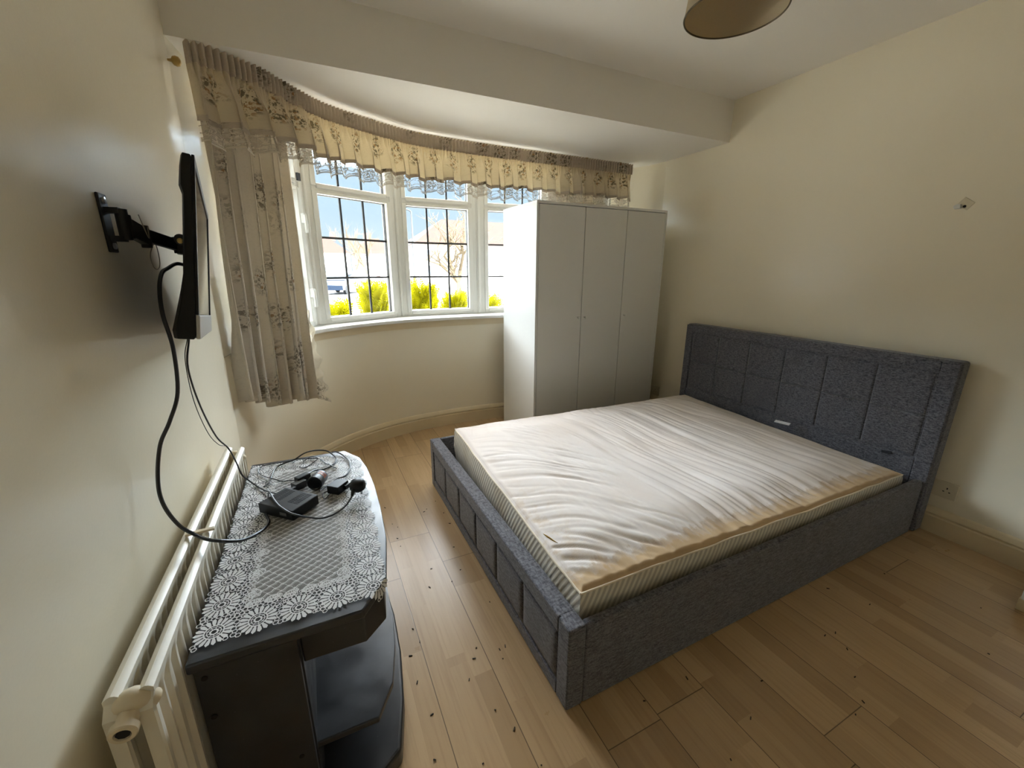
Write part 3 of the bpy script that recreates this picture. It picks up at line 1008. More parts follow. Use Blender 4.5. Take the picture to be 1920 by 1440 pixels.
def wav(s): return .009 * math.sin(skph(s) + .8) + .016 * mnoise.noise(Vector((s * 5.5, 8, 0))) + .006 * mnoise.noise(Vector((s * 13, 8, 0))) - .035 * (1 - ss(.05, .55, s)) * .4
def sk(u, v):
    s = u * PLL
    z = lerp(ZH + .010, ZS + wav(s), v)
    amp = lerp(.007, .024, ss(0, .7, v)) * bigleft(s)
    s2 = min(PLL, max(0, s + .0155 * ss(.0, .8, v) * math.sin(2 * skph(s)) * (1 + .5 * mnoise.noise(Vector((s * 4, 6, 0))))))
    hf = headfold(s) * .0105 * (1 - ss(.05, .40, v)) - .001 * (1 - ss(0, .3, v))
    fl_ = .022 * ss(0, 1, v) * bigleft(s)
    return pel_pt(s2, z, .006 + amp * skirtfold(s) + hf + fl_)
b = MB(); b.grid(1100, 14, sk, lambda u, v: (u * PLL * 1.5, (1 - v) * .21))
b.build('skirt', M['pelmet'], pel, smooth=70)
def hemf(u, v):
    s = u * PLL
    p = Vector(sk(u, 1 - .10 * v)); x, y, tx, ty = pf_(s)
    return (p.x + ty * .0022, p.y - tx * .0022, p.z)
b = MB(); b.grid(900, 2, hemf, lambda u, v: (u * PLL * 1.5 + 40.13, v * .02))
b.build('hem', M['heading'], pel, smooth=70)
def lc(u, v):
    s = u * PLL
    zt = ZS + wav(s) + .012
    zb = ZL + wav(s) * 1.15 + .005 * abs(math.sin(PI * s / .035))
    z = lerp(zt, zb, v)
    amp = lerp(.024, .028, v) * bigleft(s)
    s2 = min(PLL, max(0, s + .012 * math.sin(2 * skph(s))))
    return pel_pt(s2, z, .001 + amp * skirtfold(s) + (.020 + .012 * v) * bigleft(s))
b = MB(); b.grid(900, 8, lc, lambda u, v: (u * PLL * 1.3, (1 - v) * .09))
b.build('lace_trim', M['lace'], pel, smooth=70)
# curtain track fixed to the bay ceiling behind the pelmet
ct = thing('curtain_rail', 'thin cream curtain track under the bay ceiling behind the pelmet', 'curtain rail', (1.5, 2.9, 2.155))
trk = [pel_pt(s, 2.163, -.035) for s in np.linspace(.03, PLL - .01, 90)]
b = MB()
b.loft([[(p[0] - .0, p[1] - .006, p[2] - .012), (p[0], p[1] + .006, p[2] - .012), (p[0], p[1] + .006, HB + .001), (p[0], p[1] - .006, HB + .001)] for p in trk], True, True)
b.build('track', M['rail'], ct)
for s in np.linspace(.35, PLL - .1, 9):
    p = pel_pt(s, 2.163, -.030)
    MB().box(p[0] - .008, p[0] + .008, p[1] - .009, p[1] + .009, 2.168, HB + .001).build('bracket', M['brass'], ct)
b = MB().lathe([(.004, 0), (.006, .012), (.015, .018), (.018, .028), (.015, .038), (.006, .043)], (.001, 2.255, 2.088), (1, 0, 0), 20)
tag(b.build('brass_knob', M['brass'], smooth=True), 'small round brass knob on the left wall beside the end of the pelmet', 'knob')

def curtain(name, label, TOP, BOT, zt, zb, nf, amp, seed, group=None):
    ft, lt = poly_at(TOP); fb_, lb = poly_at(BOT)
    root = thing(name, label, 'curtain', (TOP[0][0], TOP[0][1], min(zb)), group)
    zbi = lambda u: np.interp(u, np.linspace(0, 1, len(zb)), zb)
    cache = {}
    def f(u, v):
        uu = u
        if u not in cache:
            cache[u] = (nf * u + .55 * mnoise.noise(Vector((u * 5, seed, 0))), ft(u * lt), fb_(u * lb), mnoise.noise(Vector((u * 6.5, seed + 3, 0))))
        ph, (x0, y0, tx, ty), (x1, y1, sx, sy), nz = cache[u]
        ph = ph + .42 * v * mnoise.noise(Vector((u * 3.2, v * 1.3, seed + 9)))
        tri = math.sin(2 * PI * ph); co_ = math.cos(2 * PI * ph)
        tri = math.copysign(abs(tri) ** .75, tri)
        w = v ** 1.15
        x, y = lerp(x0, x1, w), lerp(y0, y1, w)
        nx, ny = lerp(ty, sy, w), -lerp(tx, sx, w)
        L = math.hypot(nx, ny); nx /= L; ny /= L
        a = amp * (.50 + .70 * v) * max(.25, 1 + 1.1 * nz)
        side = .0125 * 2 * co_ * tri * (.6 + .4 * v) * (amp / .03)
        z = lerp(zt, zbi(u) + (.006 * tri + .022 * nz) * (amp / .03), v)
        wr_ = .004 * mnoise.noise(Vector((u * 24, v * 3.5, seed)))
        return (x + nx * (a * tri + wr_) - ny * side, y + ny * (a * tri + wr_) + nx * side, z)
    b = MB(); b.grid(int(nf * 22), 44, f, lambda u, v: (u * lt * 3.0, (1 - v) * (zt - min(zb))))
    b.build('cloth', M['curtain'], root, smooth=70, solid=.0016)
    return root, f
crt, cf = curtain('curtain', 'long beige floral curtain hanging at the left end of the bay window behind the television', [(.060, 2.352), (.12, 2.44), (.20, 2.55), (.29, 2.68), (.375, 2.80)],
        [(.025, 2.330), (.09, 2.41), (.175, 2.49), (.27, 2.58), (.36, 2.66)], 2.10, [.675, .655, .60, .585, .575, .56], 7.5, .030, 2.0)
# ragged lace edging down the curtain's leading edge
b = MB()
def lef(u, v):
    p = Vector(cf(1.0, .66 + .34 * v)); p0 = Vector(cf(.97, .66 + .34 * v))
    d = Vector((.88, .30, 0)).normalized()
    wdt = lerp(.012, .062, v) * (1 + .25 * math.sin(v * 40) * u)
    return (p.x + d.x * wdt * u - .02 * math.sin(v * 22) * u * .3, p.y - .02 * u + .012 * math.sin(v * 26 + u * 2), p.z - .045 * u * v + .02 * u * v * v)
b.grid(6, 60, lef, lambda u, v: (v * .5, (1 - u) * .09))
b.build('lace_edging', M['curtain'], crt, smooth=70)
curtain('curtain', 'beige floral curtain hanging behind the white wardrobe at the right end of the bay', [(2.25, 3.20), (2.5, 3.20), (2.80, 3.19)],
        [(2.25, 3.185), (2.5, 3.185), (2.82, 3.178)], 2.10, [.96, .96, .96], 7, .008, 5.0)

# ================================================================== TELEVISION AND ARM
TC = Vector((.129, 1.471, 1.325))
tu = Vector((-.0939, .634, -.058)); tw = Vector((.0516, .0095, .390))
TWd, THt = tu.length, tw.length
tu.normalize()
tn = tu.cross(tw).normalized(); tw = tn.cross(tu).normalized()
AXT = [tu, tw, tn]
tv = thing('television', 'small black flat television with silver lower strip mounted beside the curtain', 'television', (TC.x - .03, TC.y, TC.z - .21))
def tp(a, b_, c): return TC + tu * a + tw * b_ + tn * c
hw, hh = TWd / 2, THt / 2
b = MB()
# wedge shaped casing, thicker towards the bottom
prof = [(hh, -.002), (hh, -.019), (hh - .024, -.022), (hh - .064, -.024), (hh - .082, -.0185), (hh - .13, -.019), (hh - .25, -.021), (hh - .285, -.026), (hh - .34, -.036), (hh - .375, -.043), (-hh, -.040), (-hh, -.004), (-hh + .01, 0.0), (hh - .004, 0.0)]
b.loft([[tp(a, p[0], p[1] * k) for p in prof] for a, k in ((-hw, .80), (-hw + .02, 1.0), (hw - .02, 1.0), (hw, .80))], True, True)
cas = b.build('casing', M['black'], tv, bevel=.002)
b = MB()
def tbar(mb, a0, a1, b0, b1, c0, c1):
    mb.obox(tp((a0 + a1) / 2, (b0 + b1) / 2, (c0 + c1) / 2), AXT, [(a1 - a0) / 2, (b1 - b0) / 2, (c1 - c0) / 2])
tbar(b, -hw, -hw + .018, -hh + .055, hh, .0003, .006); tbar(b, hw - .018, hw, -hh + .055, hh, .0003, .006)
tbar(b, -hw + .018, hw - .018, hh - .018, hh, .0003, .006)
b.build('bezel', M['black'], tv, bevel=.0015)
b = MB(); tbar(b, -hw + .018, hw - .018, -hh + .056, hh - .018, .0005, .0035); b.build('screen', M['screen'], tv)
b = MB(); tbar(b, -hw, hw, -hh + .001, -hh + .0545, .0003, .008); b.build('speaker_strip', M['silver'], tv, bevel=.002)

arm = thing('television_wall_bracket', 'black jointed metal arm fixed to the left wall and carrying the television', 'tv bracket', (.03, 1.30, 1.35))
pl_ = MB().box(.0005, .006, 1.255, 1.30, 1.348, 1.472)
plo = pl_.build('wall_plate', M['blackmatt'], arm, bevel=.002)
for z in (1.362, 1.458):
    MB().lathe([(.007, 0), (.007, .004), (.002, .005)], (.0058, 1.277, z), (1, 0, 0), 14).build('screw', M['steel'], plo, smooth=True)
b = MB()
b.box(.006, .030, 1.268, 1.292, 1.372, 1.384); b.box(.006, .030, 1.268, 1.292, 1.432, 1.444)
b.lathe([(.012, 0), (.012, .066)], (.030, 1.283, 1.376), (0, 0, 1), 18)
b.build('pivot', M['blackmatt'], arm, smooth=40)
def link(name, p, q, zc, hz_, th):
    p, q = Vector(p), Vector(q)
    d = (q - p).normalized(); n = Vector((-d.y, d.x, 0)).normalized(); up = d.cross(n)
    b = MB()
    b.obox((p + q) / 2, [d, n, up], [(q - p).length / 2, th, hz_])
    b.lathe([(th * 1.35, 0), (th * 1.35, hz_ * 2 + .012)], (p.x, p.y, p.z - hz_ - .006), (0, 0, 1), 14)
    b.lathe([(th * 1.35, 0), (th * 1.35, hz_ * 2 + .012)], (q.x, q.y, q.z - hz_ - .006), (0, 0, 1), 14)
    b.build(name, M['blackmatt'], arm, smooth=40, bevel=.0015)
link('arm_link', (.034, 1.288, 1.405), (.046, 1.352, 1.388), 0, .020, .008)
link('arm_link', (.046, 1.352, 1.392), (.084, 1.455, 1.374), 0, .015, .007)
b = MB()
c = tp(-.015, .04, -.0255)
b.obox(c, AXT, [.045, .05, .005]); b.obox(tp(-.015, .04, -.042), AXT, [.012, .022, .012])
b.lathe([(.014, -.02), (.014, .02)], tp(-.02, .055, -.044), tu, 16)
b.build('mount_plate', M['blackmatt'], arm, bevel=.002)
b = MB().lathe([(.007, 0), (.007, .004), (.004, .005), (.004, .003), (.0005, .003)], tp(-.042, .050, -.044), -tu, 14)
b.build('clamp_screw', M['gold'], arm, smooth=True)

STR = [(.060, 1.284, 1.432), (.062, 1.30, 1.40), (.058, 1.334, 1.384), (.058, 1.340, 1.41), (.055, 1.362, 1.400), (.056, 1.378, 1.382), (.05, 1.345, 1.345), (.05, 1.352, 1.316), (.05, 1.385, 1.312), (.05, 1.408, 1.328), (.052, 1.403, 1.364), (.055, 1.372, 1.392)]
tag(MB().tube(STR, .0011, 6, 6).build('string_loop', M['cord'], smooth=True), 'thin pale string looped over the black television arm', 'string')

# ================================================================== RADIATOR
rd = thing('radiator', 'long cream double panel radiator with worn paint on the left wall', 'radiator', (.07, 1.2, .12))
RT = .672
def skew(x, y): return x + (y - .68) * .0115
def panel(name, xb, xf_, y0, y1, par, mat):
    b = MB()
    zs = [.12, .135, .155, .615, .640, .652, RT - .012]
    am = [0, 0, 1, 1, .55, 0, 0]
    ny = int((y1 - y0) / .0055)
    def rib(y):
        t = ((y - y0) / .0365) % 1.0
        return ss(.10, .30, t) - ss(.58, .78, t)
    for sgn, xx in ((1, xf_), (-1, xb)):
        def f(u, v, sgn=sgn, xx=xx):
            i = v * (len(zs) - 1); k = min(int(i), len(zs) - 2); fr = i - k
            z = lerp(zs[k], zs[k + 1], fr); a = lerp(am[k], am[k + 1], fr)
            ys = y0 + max(0, z - .642) * .9
            y = lerp(ys, y1, u)
            return (skew(xx + ((.0118 * rib(y) - .0122) * a if sgn > 0 else 0), y), y, z)
        b.grid(ny, len(zs) - 1, f)
    for y in (y0, y1):
        ye = y
        b.add([(skew(xb, y), y, .12), (skew(xf_, y), y, .12), (skew(xf_, y), y, .642), (skew(xf_, y), y + (.016 if y == y0 else 0), RT - .012), (skew(xb, y), y + (.016 if y == y0 else 0), RT - .012), (skew(xb, y), y, .642)], [(0, 1, 2, 5), (5, 2, 3, 4)])
    yy0 = y0 + .016
    prof = [(xb - .001, RT - .014), (xf_ + .001, RT - .014), (xf_ + .001, RT - .005), (xf_ - .005, RT), ((xb + xf_) / 2, RT + .0015), (xb + .005, RT), (xb - .001, RT - .005)]
    b.loft([[(skew(x, y), y, z) for x, z in prof] for y in (yy0, y1)], True, True)
    b.add([(skew(xb, y0), y0, .12), (skew(xf_, y0), y0, .12), (skew(xf_, y1), y1, .12), (skew(xb, y1), y1, .12)], [(0, 1, 2, 3)])
    return b.build(name, mat, par, smooth=30)
panel('back_panel', .033, .053, .690, 1.735, rd, M['rad'])
panel('front_panel', .076, .0945, .690, 1.715, rd, M['rad'])
for yy in (.715, 1.69):
    b = MB()
    pts = [(skew(.046, yy), yy, .630), (skew(.056, yy), yy - .006, .650), (skew(.067, yy), yy - .008, .655), (skew(.078, yy), yy - .006, .650), (skew(.088, yy), yy, .635)]
    b.tube(pts, [.015, .0165, .0185, .0165, .015], 14, 5)
    b.build('connector', M['radold'], rd, smooth=True)
b = MB().lathe([(.013, .0), (.0145, .01), (.0145, .034), (.0185, .036), (.0185, .046), (.0165, .048), (.011, .048), (.009, .036)], (.064, .711, .642), (0, -1, -.12), 24)
vb = b.build('valve_bush', M['radold'], rd, smooth=35)
MB().lathe([(.0095, 0), (.0095, .001)], (.064, .6665, .6363), (0, -1, -.12), 8).build('socket_hole', M['sockhole'], vb)
MB().obox((.078, 1.147, RT + .006), [(.998, .06, 0), (-.06, .998, 0), (0, 0, 1)], [.030, .006, .003]).build('top_clip', M['radold'], rd, bevel=.001)
for y in (.95, 1.5):
    MB().box(.001, skew(.031, y), y - .012, y + .012, .25, .55).build('wall_bracket', M['radold'], rd)

# ================================================================== TV CABINET
cb = thing('tv_cabinet', 'dark grey bow fronted television cabinet with open shelves beside the radiator', 'cabinet', (.30, 1.25, 0))
topo = [(.104, .800), (.420, .797), (.482, .880), (.508, 1.04), (.517, 1.20), (.519, 1.36), (.512, 1.50), (.497, 1.60), (.448, 1.690), (.121, 1.702)]
MB().prism(topo, .578, .600).build('top', M['cab'], cb, bevel=.004)
baseo = [(.108, .815), (.40, .812), (.478, .862), (.512, 1.00), (.536, 1.17), (.545, 1.34), (.538, 1.50), (.505, 1.62), (.45, 1.69), (.124, 1.695)]
MB().prism(baseo, 0.0, .058).build('base', M['cab'], cb, bevel=.010, seg=3)
sho = [(.286, .848), (.430, .846), (.478, .925), (.505, 1.04), (.519, 1.15), (.524, 1.34), (.515, 1.50), (.48, 1.60), (.43, 1.66), (.286, 1.66)]
MB().prism(sho, .205, .223).build('shelf', M['cab'], cb, bevel=.003)
sp_ = MB().prism([(.108, .818), (.286, .816), (.286, .834), (.108, .836)], .058, .578).build('side_panel', M['cab'], cb, bevel=.001)
for x, z in ((.124, .545), (.124, .445), (.258, .245), (.256, .12)):
    MB().lathe([(.0055, 0), (.0055, .0012)], (x, .8165, z), (0, -1, 0), 16).build('cam_cover', M['sockhole'], sp_)
MB().prism([(.118, 1.665), (.44, 1.655), (.44, 1.675), (.118, 1.685)], .058, .578).build('side_panel', M['cab'], cb, bevel=.001)
MB().box(.110, .116, .838, 1.664, .06, .577).build('back_panel', M['cab'], cb)
MB().box(.275, .289, .84, 1.655, .06, .577).build('inner_panel', M['cab'], cb)
MB().prism([(.29, .842), (.422, .838), (.474, .886), (.497, 1.05), (.506, 1.25), (.503, 1.45), (.485, 1.56), (.29, 1.57)], .474, .576).build('drawer', M['cab'], cb, bevel=.003)

# ================================================================== LACE CLOTH on the cabinet
TZ = .6025
XR = [(.80, .478), (.84, .486), (.92, .488), (.97, .489), (1.06, .494), (1.156, .496), (1.26, .497), (1.39, .502), (1.50, .502), (1.578, .499), (1.62, .478), (1.66, .455), (1.75, .40)]
XL = [(.80, .102), (.851, .1035), (1.008, .107), (1.149, .112), (1.363, .113), (1.631, .122), (1.75, .124)]
def xr(y): return float(np.interp(y, [a for a, _ in XR], [b for _, b in XR]))
def xl(y): return float(np.interp(y, [a for a, _ in XL], [b for _, b in XL]))
def cl(p, q):
    """cloth point: p = metres from the near edge, q = 0..1 from the left edge to the right edge -> world"""
    y0 = lerp(.826, .818, q) ; y1 = lerp(1.682, 1.650, q)
    y = y0 + (y1 - y0) * p / .85
    x = lerp(xl(y), xr(y), q)
    z = TZ
    # corner that hangs over the clipped corner of the cabinet top
    ax, ay, bx_, by_ = .418, .797, .483, .880
    nx, ny = (by_ - ay), -(bx_ - ax); L = math.hypot(nx, ny); nx /= L; ny /= L
    s = (x - ax) * nx + (y - ay) * ny
    if s > -.006:
        e = s + .006
        k = min(e, .012)
        down = max(0, e - .006)
        x -= nx * down * .72; y -= ny * down * .72; z -= down * .95
        x += nx * .004 * ss(0, .01, e); y += ny * .004 * ss(0, .01, e)
    # slight ripples
    z += .0015 * (1 + mnoise.noise(Vector((x * 12, y * 12, 2))))
    return (x, y, z)
CW = .385
lace = MB()
def rib(pts, w, closed=False, lift=0.0):
    P = [Vector((a, b_)) for a, b_ in pts]
    n = len(P)
    L, R = [], []
    for i in range(n):
        a = P[(i - 1) % n] if closed else P[max(i - 1, 0)]
        c = P[(i + 1) % n] if closed else P[min(i + 1, n - 1)]
        t = c - a
        t = t.normalized() if t.length > 1e-9 else Vector((1, 0))
        nn = Vector((-t.y, t.x)) * w / 2
        for l, q in ((L, P[i] + nn), (R, P[i] - nn)):
            x, y, z = cl(q.x, q.y / CW)
            l.append((x, y, z + lift))
    m = n if closed else n - 1
    o = lace.add(L + R, [(i, (i + 1) % n, n + (i + 1) % n, n + i) for i in range(m)])
def fill(pts, lift=0.0):
    vs = []
    for a, b_ in pts:
        x, y, z = cl(a, b_ / CW); vs.append((x, y, z + lift))
    lace.add(vs, [tuple(range(len(vs)))])
PLEN = .85
dais = []
R0 = .0368
nl, ns = 11, 5
for k in range(nl):
    p = .04 + (PLEN - .08) * k / (nl - 1)
    dais += [(p, .037), (p, CW - .037)]
for k in range(1, ns - 1):
    q = .037 + (CW - .074) * k / (ns - 1)
    dais += [(.04, q), (PLEN - .04, q)]
rl = random.Random(11)
for (p, q) in dais:
    r = R0 * rl.uniform(.96, 1.04); ph = rl.uniform(0, 1)
    NPET = 18
    for k in range(NPET):
        a = 2 * PI * (k + ph) / NPET; da = PI / NPET
        def pt(rr, aa): return (p + rr * math.cos(aa), q + rr * math.sin(aa))
        fill([pt(.0175, a - da * .45), pt(.0255, a - da * .78), pt(r * .88, a - da * .72), pt(r, a), pt(r * .88, a + da * .72), pt(.0255, a + da * .78), pt(.0175, a + da * .45)])
        if k % 2 == 0:
            rib([pt(.006, a), pt(.0165, a)], .0013)
    for rr, w in ((.0175, .0028), (.0125, .0016), (.0065, .0034)):
        rib([(p + rr * math.cos(2 * PI * k / 20), q + rr * math.sin(2 * PI * k / 20)) for k in range(20)], w, True)
# little rings of the border ground
BW = .098
nr = 0
st = .0094
for i in range(int(PLEN / st)):
    for j in range(int(CW / st)):
        p = (i + .5 + .25 * rl.uniform(-1, 1)) * st; q = (j + .5 * (i % 2) + .25 + .25 * rl.uniform(-1, 1)) * st
        if q > CW - .006 or q < .005 or p < .006 or p > PLEN - .006: continue
        ed = min(p, PLEN - p, q, CW - q)
        if ed > BW: continue
        if min((p - a) ** 2 + (q - c) ** 2 for a, c in dais) < (R0 - .002) ** 2: continue
        # keep a scalloped outer edge
        if ed < .018 and min((p - a) ** 2 + (q - c) ** 2 for a, c in dais) > (R0 + .010) ** 2: continue
        rr = st * rl.uniform(.48, .58)
        rib([(p + rr * math.cos(2 * PI * k / 7 + i), q + rr * math.sin(2 * PI * k / 7 + i)) for k in range(7)], .0019, True)
# leaves between border and centre
def leaf(p, q, ang, L=.034, w=.010):
    c, s = math.cos(ang), math.sin(ang)
    T = lambda a, b_: (p + a * c - b_ * s, q + a * s + b_ * c)
    up = [T(L * t, w * math.sin(PI * t) ** .8) for t in np.linspace(0.02, .98, 8)]
    dn = [T(L * t, -w * math.sin(PI * t) ** .8) for t in np.linspace(.98, 0.02, 8)]
    rib(up + dn, .0018, True, .0006)
    rib([T(0, 0), T(L, 0)], .0016, False, .0006)
    for t in (.2, .35, .5, .65, .8):
        h = w * math.sin(PI * t) * .8
        rib([T(L * t, 0), T(L * (t + .1), h)], .0010, False, .0006); rib([T(L * t, 0), T(L * (t + .1), -h)], .0010, False, .0006)
for k in range(nl):
    p = .04 + (PLEN - .08) * k / (nl - 1)
    if .1 < p < PLEN - .1:
        leaf(p - .016, .083, .35); leaf(p + .02, .094, 2.6, .03)
        leaf(p - .016, CW - .083, -.35); leaf(p + .02, CW - .094, -2.6, .03)
for q in np.linspace(.10, CW - .10, 6):
    leaf(.088, q - .016, 1.25); leaf(.096, q + .014, -1.9, .03)
    leaf(PLEN - .088, q - .016, 1.9); leaf(PLEN - .096, q + .014, -1.25, .03)
# centre: rows of beaded threads
def incentre(p, q): return .098 < p < PLEN - .098 and .090 < q < CW - .090
sA, sB = .0180, .0180
dA, dB = Vector((math.cos(.95), math.sin(.95))), Vector((math.cos(2.35), math.sin(2.35)))
for fam, (d, o) in enumerate(((dA, dB), (dB, dA))):
    nrm = Vector((-d.y, d.x))
    k = -80
    while k < 80:
        run = []
        for t in np.arange(-.9, .9, .006):
            P = Vector((PLEN / 2, CW / 2)) + nrm * (k * sA) + d * t
            if incentre(P.x, P.y):
                wv = .0016 * math.sin(t * 2 * PI / .018) if fam == 0 else .0008 * math.sin(t * 2 * PI / .009)
                P2 = P + nrm * wv
                run.append((P2.x, P2.y))
            elif run:
                break
        if len(run) > 2:
            rib(run, .0023 if fam == 0 else .0010, False, .0004)
            if fam == 0:
                rib([(a + nrm.x * .004, b_ + nrm.y * .004) for a, b_ in run], .0009, False, .0004)
        k += 1
i = -60
det = None
for i in range(-60, 60):
    for j in range(-60, 60):
        P = Vector((PLEN / 2, CW / 2)) + Vector((-dA.y, dA.x)) * (i * sA) + Vector((-dB.y, dB.x)) * (j * sB)
        # crossing of the i-th A line and the j-th B line
        nA, nB = Vector((-dA.y, dA.x)), Vector((-dB.y, dB.x))
        M2 = Matrix(((nA.x, nA.y), (nB.x, nB.y)))
        s = M2.inverted() @ Vector((i * sA, j * sB))
        P = Vector((PLEN / 2, CW / 2)) + s
        if incentre(P.x, P.y):
            fill([(P.x + (.0036 if k % 2 == 0 else .0016) * math.cos(PI * k / 4), P.y + (.0036 if k % 2 == 0 else .0016) * math.sin(PI * k / 4)) for k in range(8)], .0008)
nthr = len(lace.f)
lace.grid(20, 10, lambda u, v: (lambda c: (c[0], c[1], c[2] - .0004))(cl(lerp(.092, PLEN - .092, u), lerp(.084, CW - .084, v) / CW)), mi=1)
lo_ = lace.build('lace_tablecloth', [M['thread'], M['tulle']])
tag(lo_, 'white lace cloth with daisy border spread over the dark television cabinet', 'tablecloth')

# ================================================================== SMALL THINGS ON THE LACE
TT = .6045
sb = thing('set_top_box', 'flat black set top box with vent slots lying on the lace cloth', 'set-top box', (.265, 1.30, TT))
bc = Vector((.264, 1.300)); ang = math.atan2(1.214 - 1.310, .280 - .184)      # front edge direction
fd = Vector((math.cos(ang), math.sin(ang), 0)); sd = Vector((-fd.y, fd.x, 0))
SBW, SBD, SBH = .132, .100, .032
def sbp(a, d, z): return Vector((bc.x, bc.y, 0)) + fd * a + sd * d + Vector((0, 0, z))
MB().obox(sbp(0, 0, TT + .002 + SBH / 2), [fd, sd, (0, 0, 1)], [SBW / 2, SBD / 2, SBH / 2]).build('casing', M['black'], sb, bevel=.003)
for half in ((0, 1), (2, 3)):
  b = MB()
  for r in range(9):
    for c_ in half:
        b.obox(sbp(-.043 + .021 * c_ + (0.024 if c_ > 1 else 0) - .003, .040 - .0065 * r, TT + .002 + SBH + .0002), [fd, sd, (0, 0, 1)], [.0088, .0016, .0004])
  b.build('vent_grille', M['sockhole'], sb)
b = MB(); b.obox(sbp(.030, -SBD / 2 - .0004, TT + .018), [fd, sd, (0, 0, 1)], [.012, .0006, .0045])
b.build('front_badge', M['greylabel'], sb)
for a, d in ((-.055, -.04), (.055, -.04), (-.055, .04), (.055, .04)):
    MB().lathe([(.005, 0), (.005, .003)], sbp(a, d, TT - .0005), (0, 0, 1), 10).build('foot', M['sockhole'], sb)
MB().obox(sbp(-.054, .058, TT + .018), [fd, sd, (0, 0, 1)], [.005, .016, .008]).build('cable_connector', M['greyplastic'], sb, bevel=.001)

can = thing('tape_roll_tin', 'short black cylinder with red printed grey band lying on its side on the lace', 'tin', (.353, 1.413, TT))
ca = Vector((.42, .905, 0)).normalized(); cr_ = .0245
c0 = Vector((.336, 1.385, TT + cr_ + .001))
MB().lathe([(.0005, 0), (.019, 0), (.0205, -.002), (cr_, 0), (cr_, .022), (cr_ - .001, .024)], c0, ca, 30).build('end_cap', M['black'], can, smooth=35)
MB().lathe([(cr_ - .002, .0242), (cr_ - .002, .052), (cr_ - .004, .055), (.0005, .055)], c0, ca, 30).build('label_band', M['greylabel'], can, smooth=35)
b = MB()
na = ca.cross(Vector((0, 0, 1))).normalized(); ub = na.cross(ca)
for k in range(5):
    for r in range(2):
        an = .35 + .27 * k; hgt = .031 + .011 * r
        ct_ = c0 + ca * hgt + (na * math.cos(an) + Vector((0, 0, 1)) * math.sin(an)) * (cr_ - .0018)
        rr = (na * math.cos(an) + Vector((0, 0, 1)) * math.sin(an)); tt = rr.cross(ca)
        b.obox(ct_, [tt, ca, rr], [.0022, .0035, .0004])
b.build('red_print', M['redlabel'], can)

blk = thing('cable_adaptor', 'small charcoal adaptor block wedged between the set top box and the black cylinder', 'adaptor', (.292, 1.432, TT))
d1 = Vector((.80, .60, 0)).normalized(); d2 = Vector((-d1.y, d1.x, 0))
MB().obox((.288, 1.425, TT + .0135), [d1, d2, (0, 0, 1)], [.020, .014, .012]).build('casing', M['greyplastic'], blk, bevel=.002)
MB().obox((.300, 1.452, TT + .017), [d1, d2, (0, 0, 1)], [.024, .012, .016]).build('plug_head', M['black'], blk, bevel=.003)

br_ = thing('power_brick', 'small rectangular black power brick lying beside the plug on the lace', 'power adaptor', (.405, 1.352, TT))
e1 = Vector((.036, .040, 0)).normalized(); e2 = Vector((-e1.y, e1.x, 0))
MB().obox((.405, 1.352, TT + .0145), [e1, e2, (0, 0, 1)], [.027, .0215, .0135]).build('casing', M['black'], br_, bevel=.002)
MB().obox((.4295, 1.346, TT + .015), [e1, e2, (0, 0, 1)], [.012, .009, .007]).build('socket_end', M['black'], br_, bevel=.001)

pg = thing('mains_plug', 'round black three pin plug with silver pins resting on the lace cloth', 'plug', (.460, 1.285, TT))
pc = Vector((.462, 1.290, TT + .038)); pa = Vector((.05, .20, -.97)).normalized()
MB().lathe([(.0005, -.019), (.012, -.0185), (.020, -.0145), (.0245, -.005), (.0245, .008), (.0235, .0105), (.0005, .0105)], pc, pa, 28).build('body', M['black'], pg, smooth=40)
ps = pa.cross(Vector((0, 0, 1))).normalized(); pu = ps.cross(pa)
for dx, dz, ln in ((-.011, -.010, .018), (.011, -.010, .018), (0, .010, .022)):
    MB().obox(pc + ps * dx + pu * dz + pa * (.0105 + ln / 2), [ps, pu, pa], [.003, .002, ln / 2]).build('pin', M['steel'], pg)
MB().tube([pc + Vector((-.010, -.012, -.002)), pc + Vector((-.016, -.021, -.008)), Vector((.441, 1.262, .6235))], [.0080, .0065, .0042], 10, 4).build('strain_relief', M['black'], pg, smooth=True)

def cable(name, pts, r, label, sub=8, cat='cable'):
    o = MB().tube(pts, r, 8, sub).build(name, M['cable'], smooth=True)
    return tag(o, label, cat)
cable('power_cable', [(.112, 1.40, 1.318), (.102, 1.337, 1.325), (.098, 1.266, 1.314), (.098, 1.21, 1.303), (.1, 1.162, 1.272), (.1, 1.144, 1.217), (.1, 1.164, 1.137), (.09, 1.166, 1.036), (.07, 1.142, .975), (.045, 1.134, .923),
      (.035, 1.106, .851), (.04, 1.087, .799), (.058, 1.085, .742), (.077, 1.105, .697), (.104, 1.085, .688), (.135, 1.075, .680), (.165, 1.10, .655), (.185, 1.155, .628), (.203, 1.207, .611), (.212, 1.239, .6095), (.207, 1.265, .611), (.2015, 1.2815, .614)],
      .0042, 'thick black cable drooping from the television over the radiator to the cabinet top')
cable('aerial_cable', [(.112, 1.256, 1.1475), (.1, 1.246, 1.076), (.095, 1.304, .961), (.09, 1.426, .827), (.1, 1.50, .755), (.118, 1.475, .715), (.131, 1.450, .680), (.138, 1.488, .640), (.152, 1.507, .6085), (.176, 1.465, .6085), (.19, 1.444, .6085), (.222, 1.385, .622)],
      .0023, 'thin black cable hanging from the television past the radiator to the set top box')
cable('aerial_cable', [(.106, 1.270, 1.1465), (.092, 1.27, 1.09), (.085, 1.30, .975), (.078, 1.40, .85), (.082, 1.470, .785), (.093, 1.492, .768)], .0011, 'hair thin grey wire hanging next to the black cable under the television')
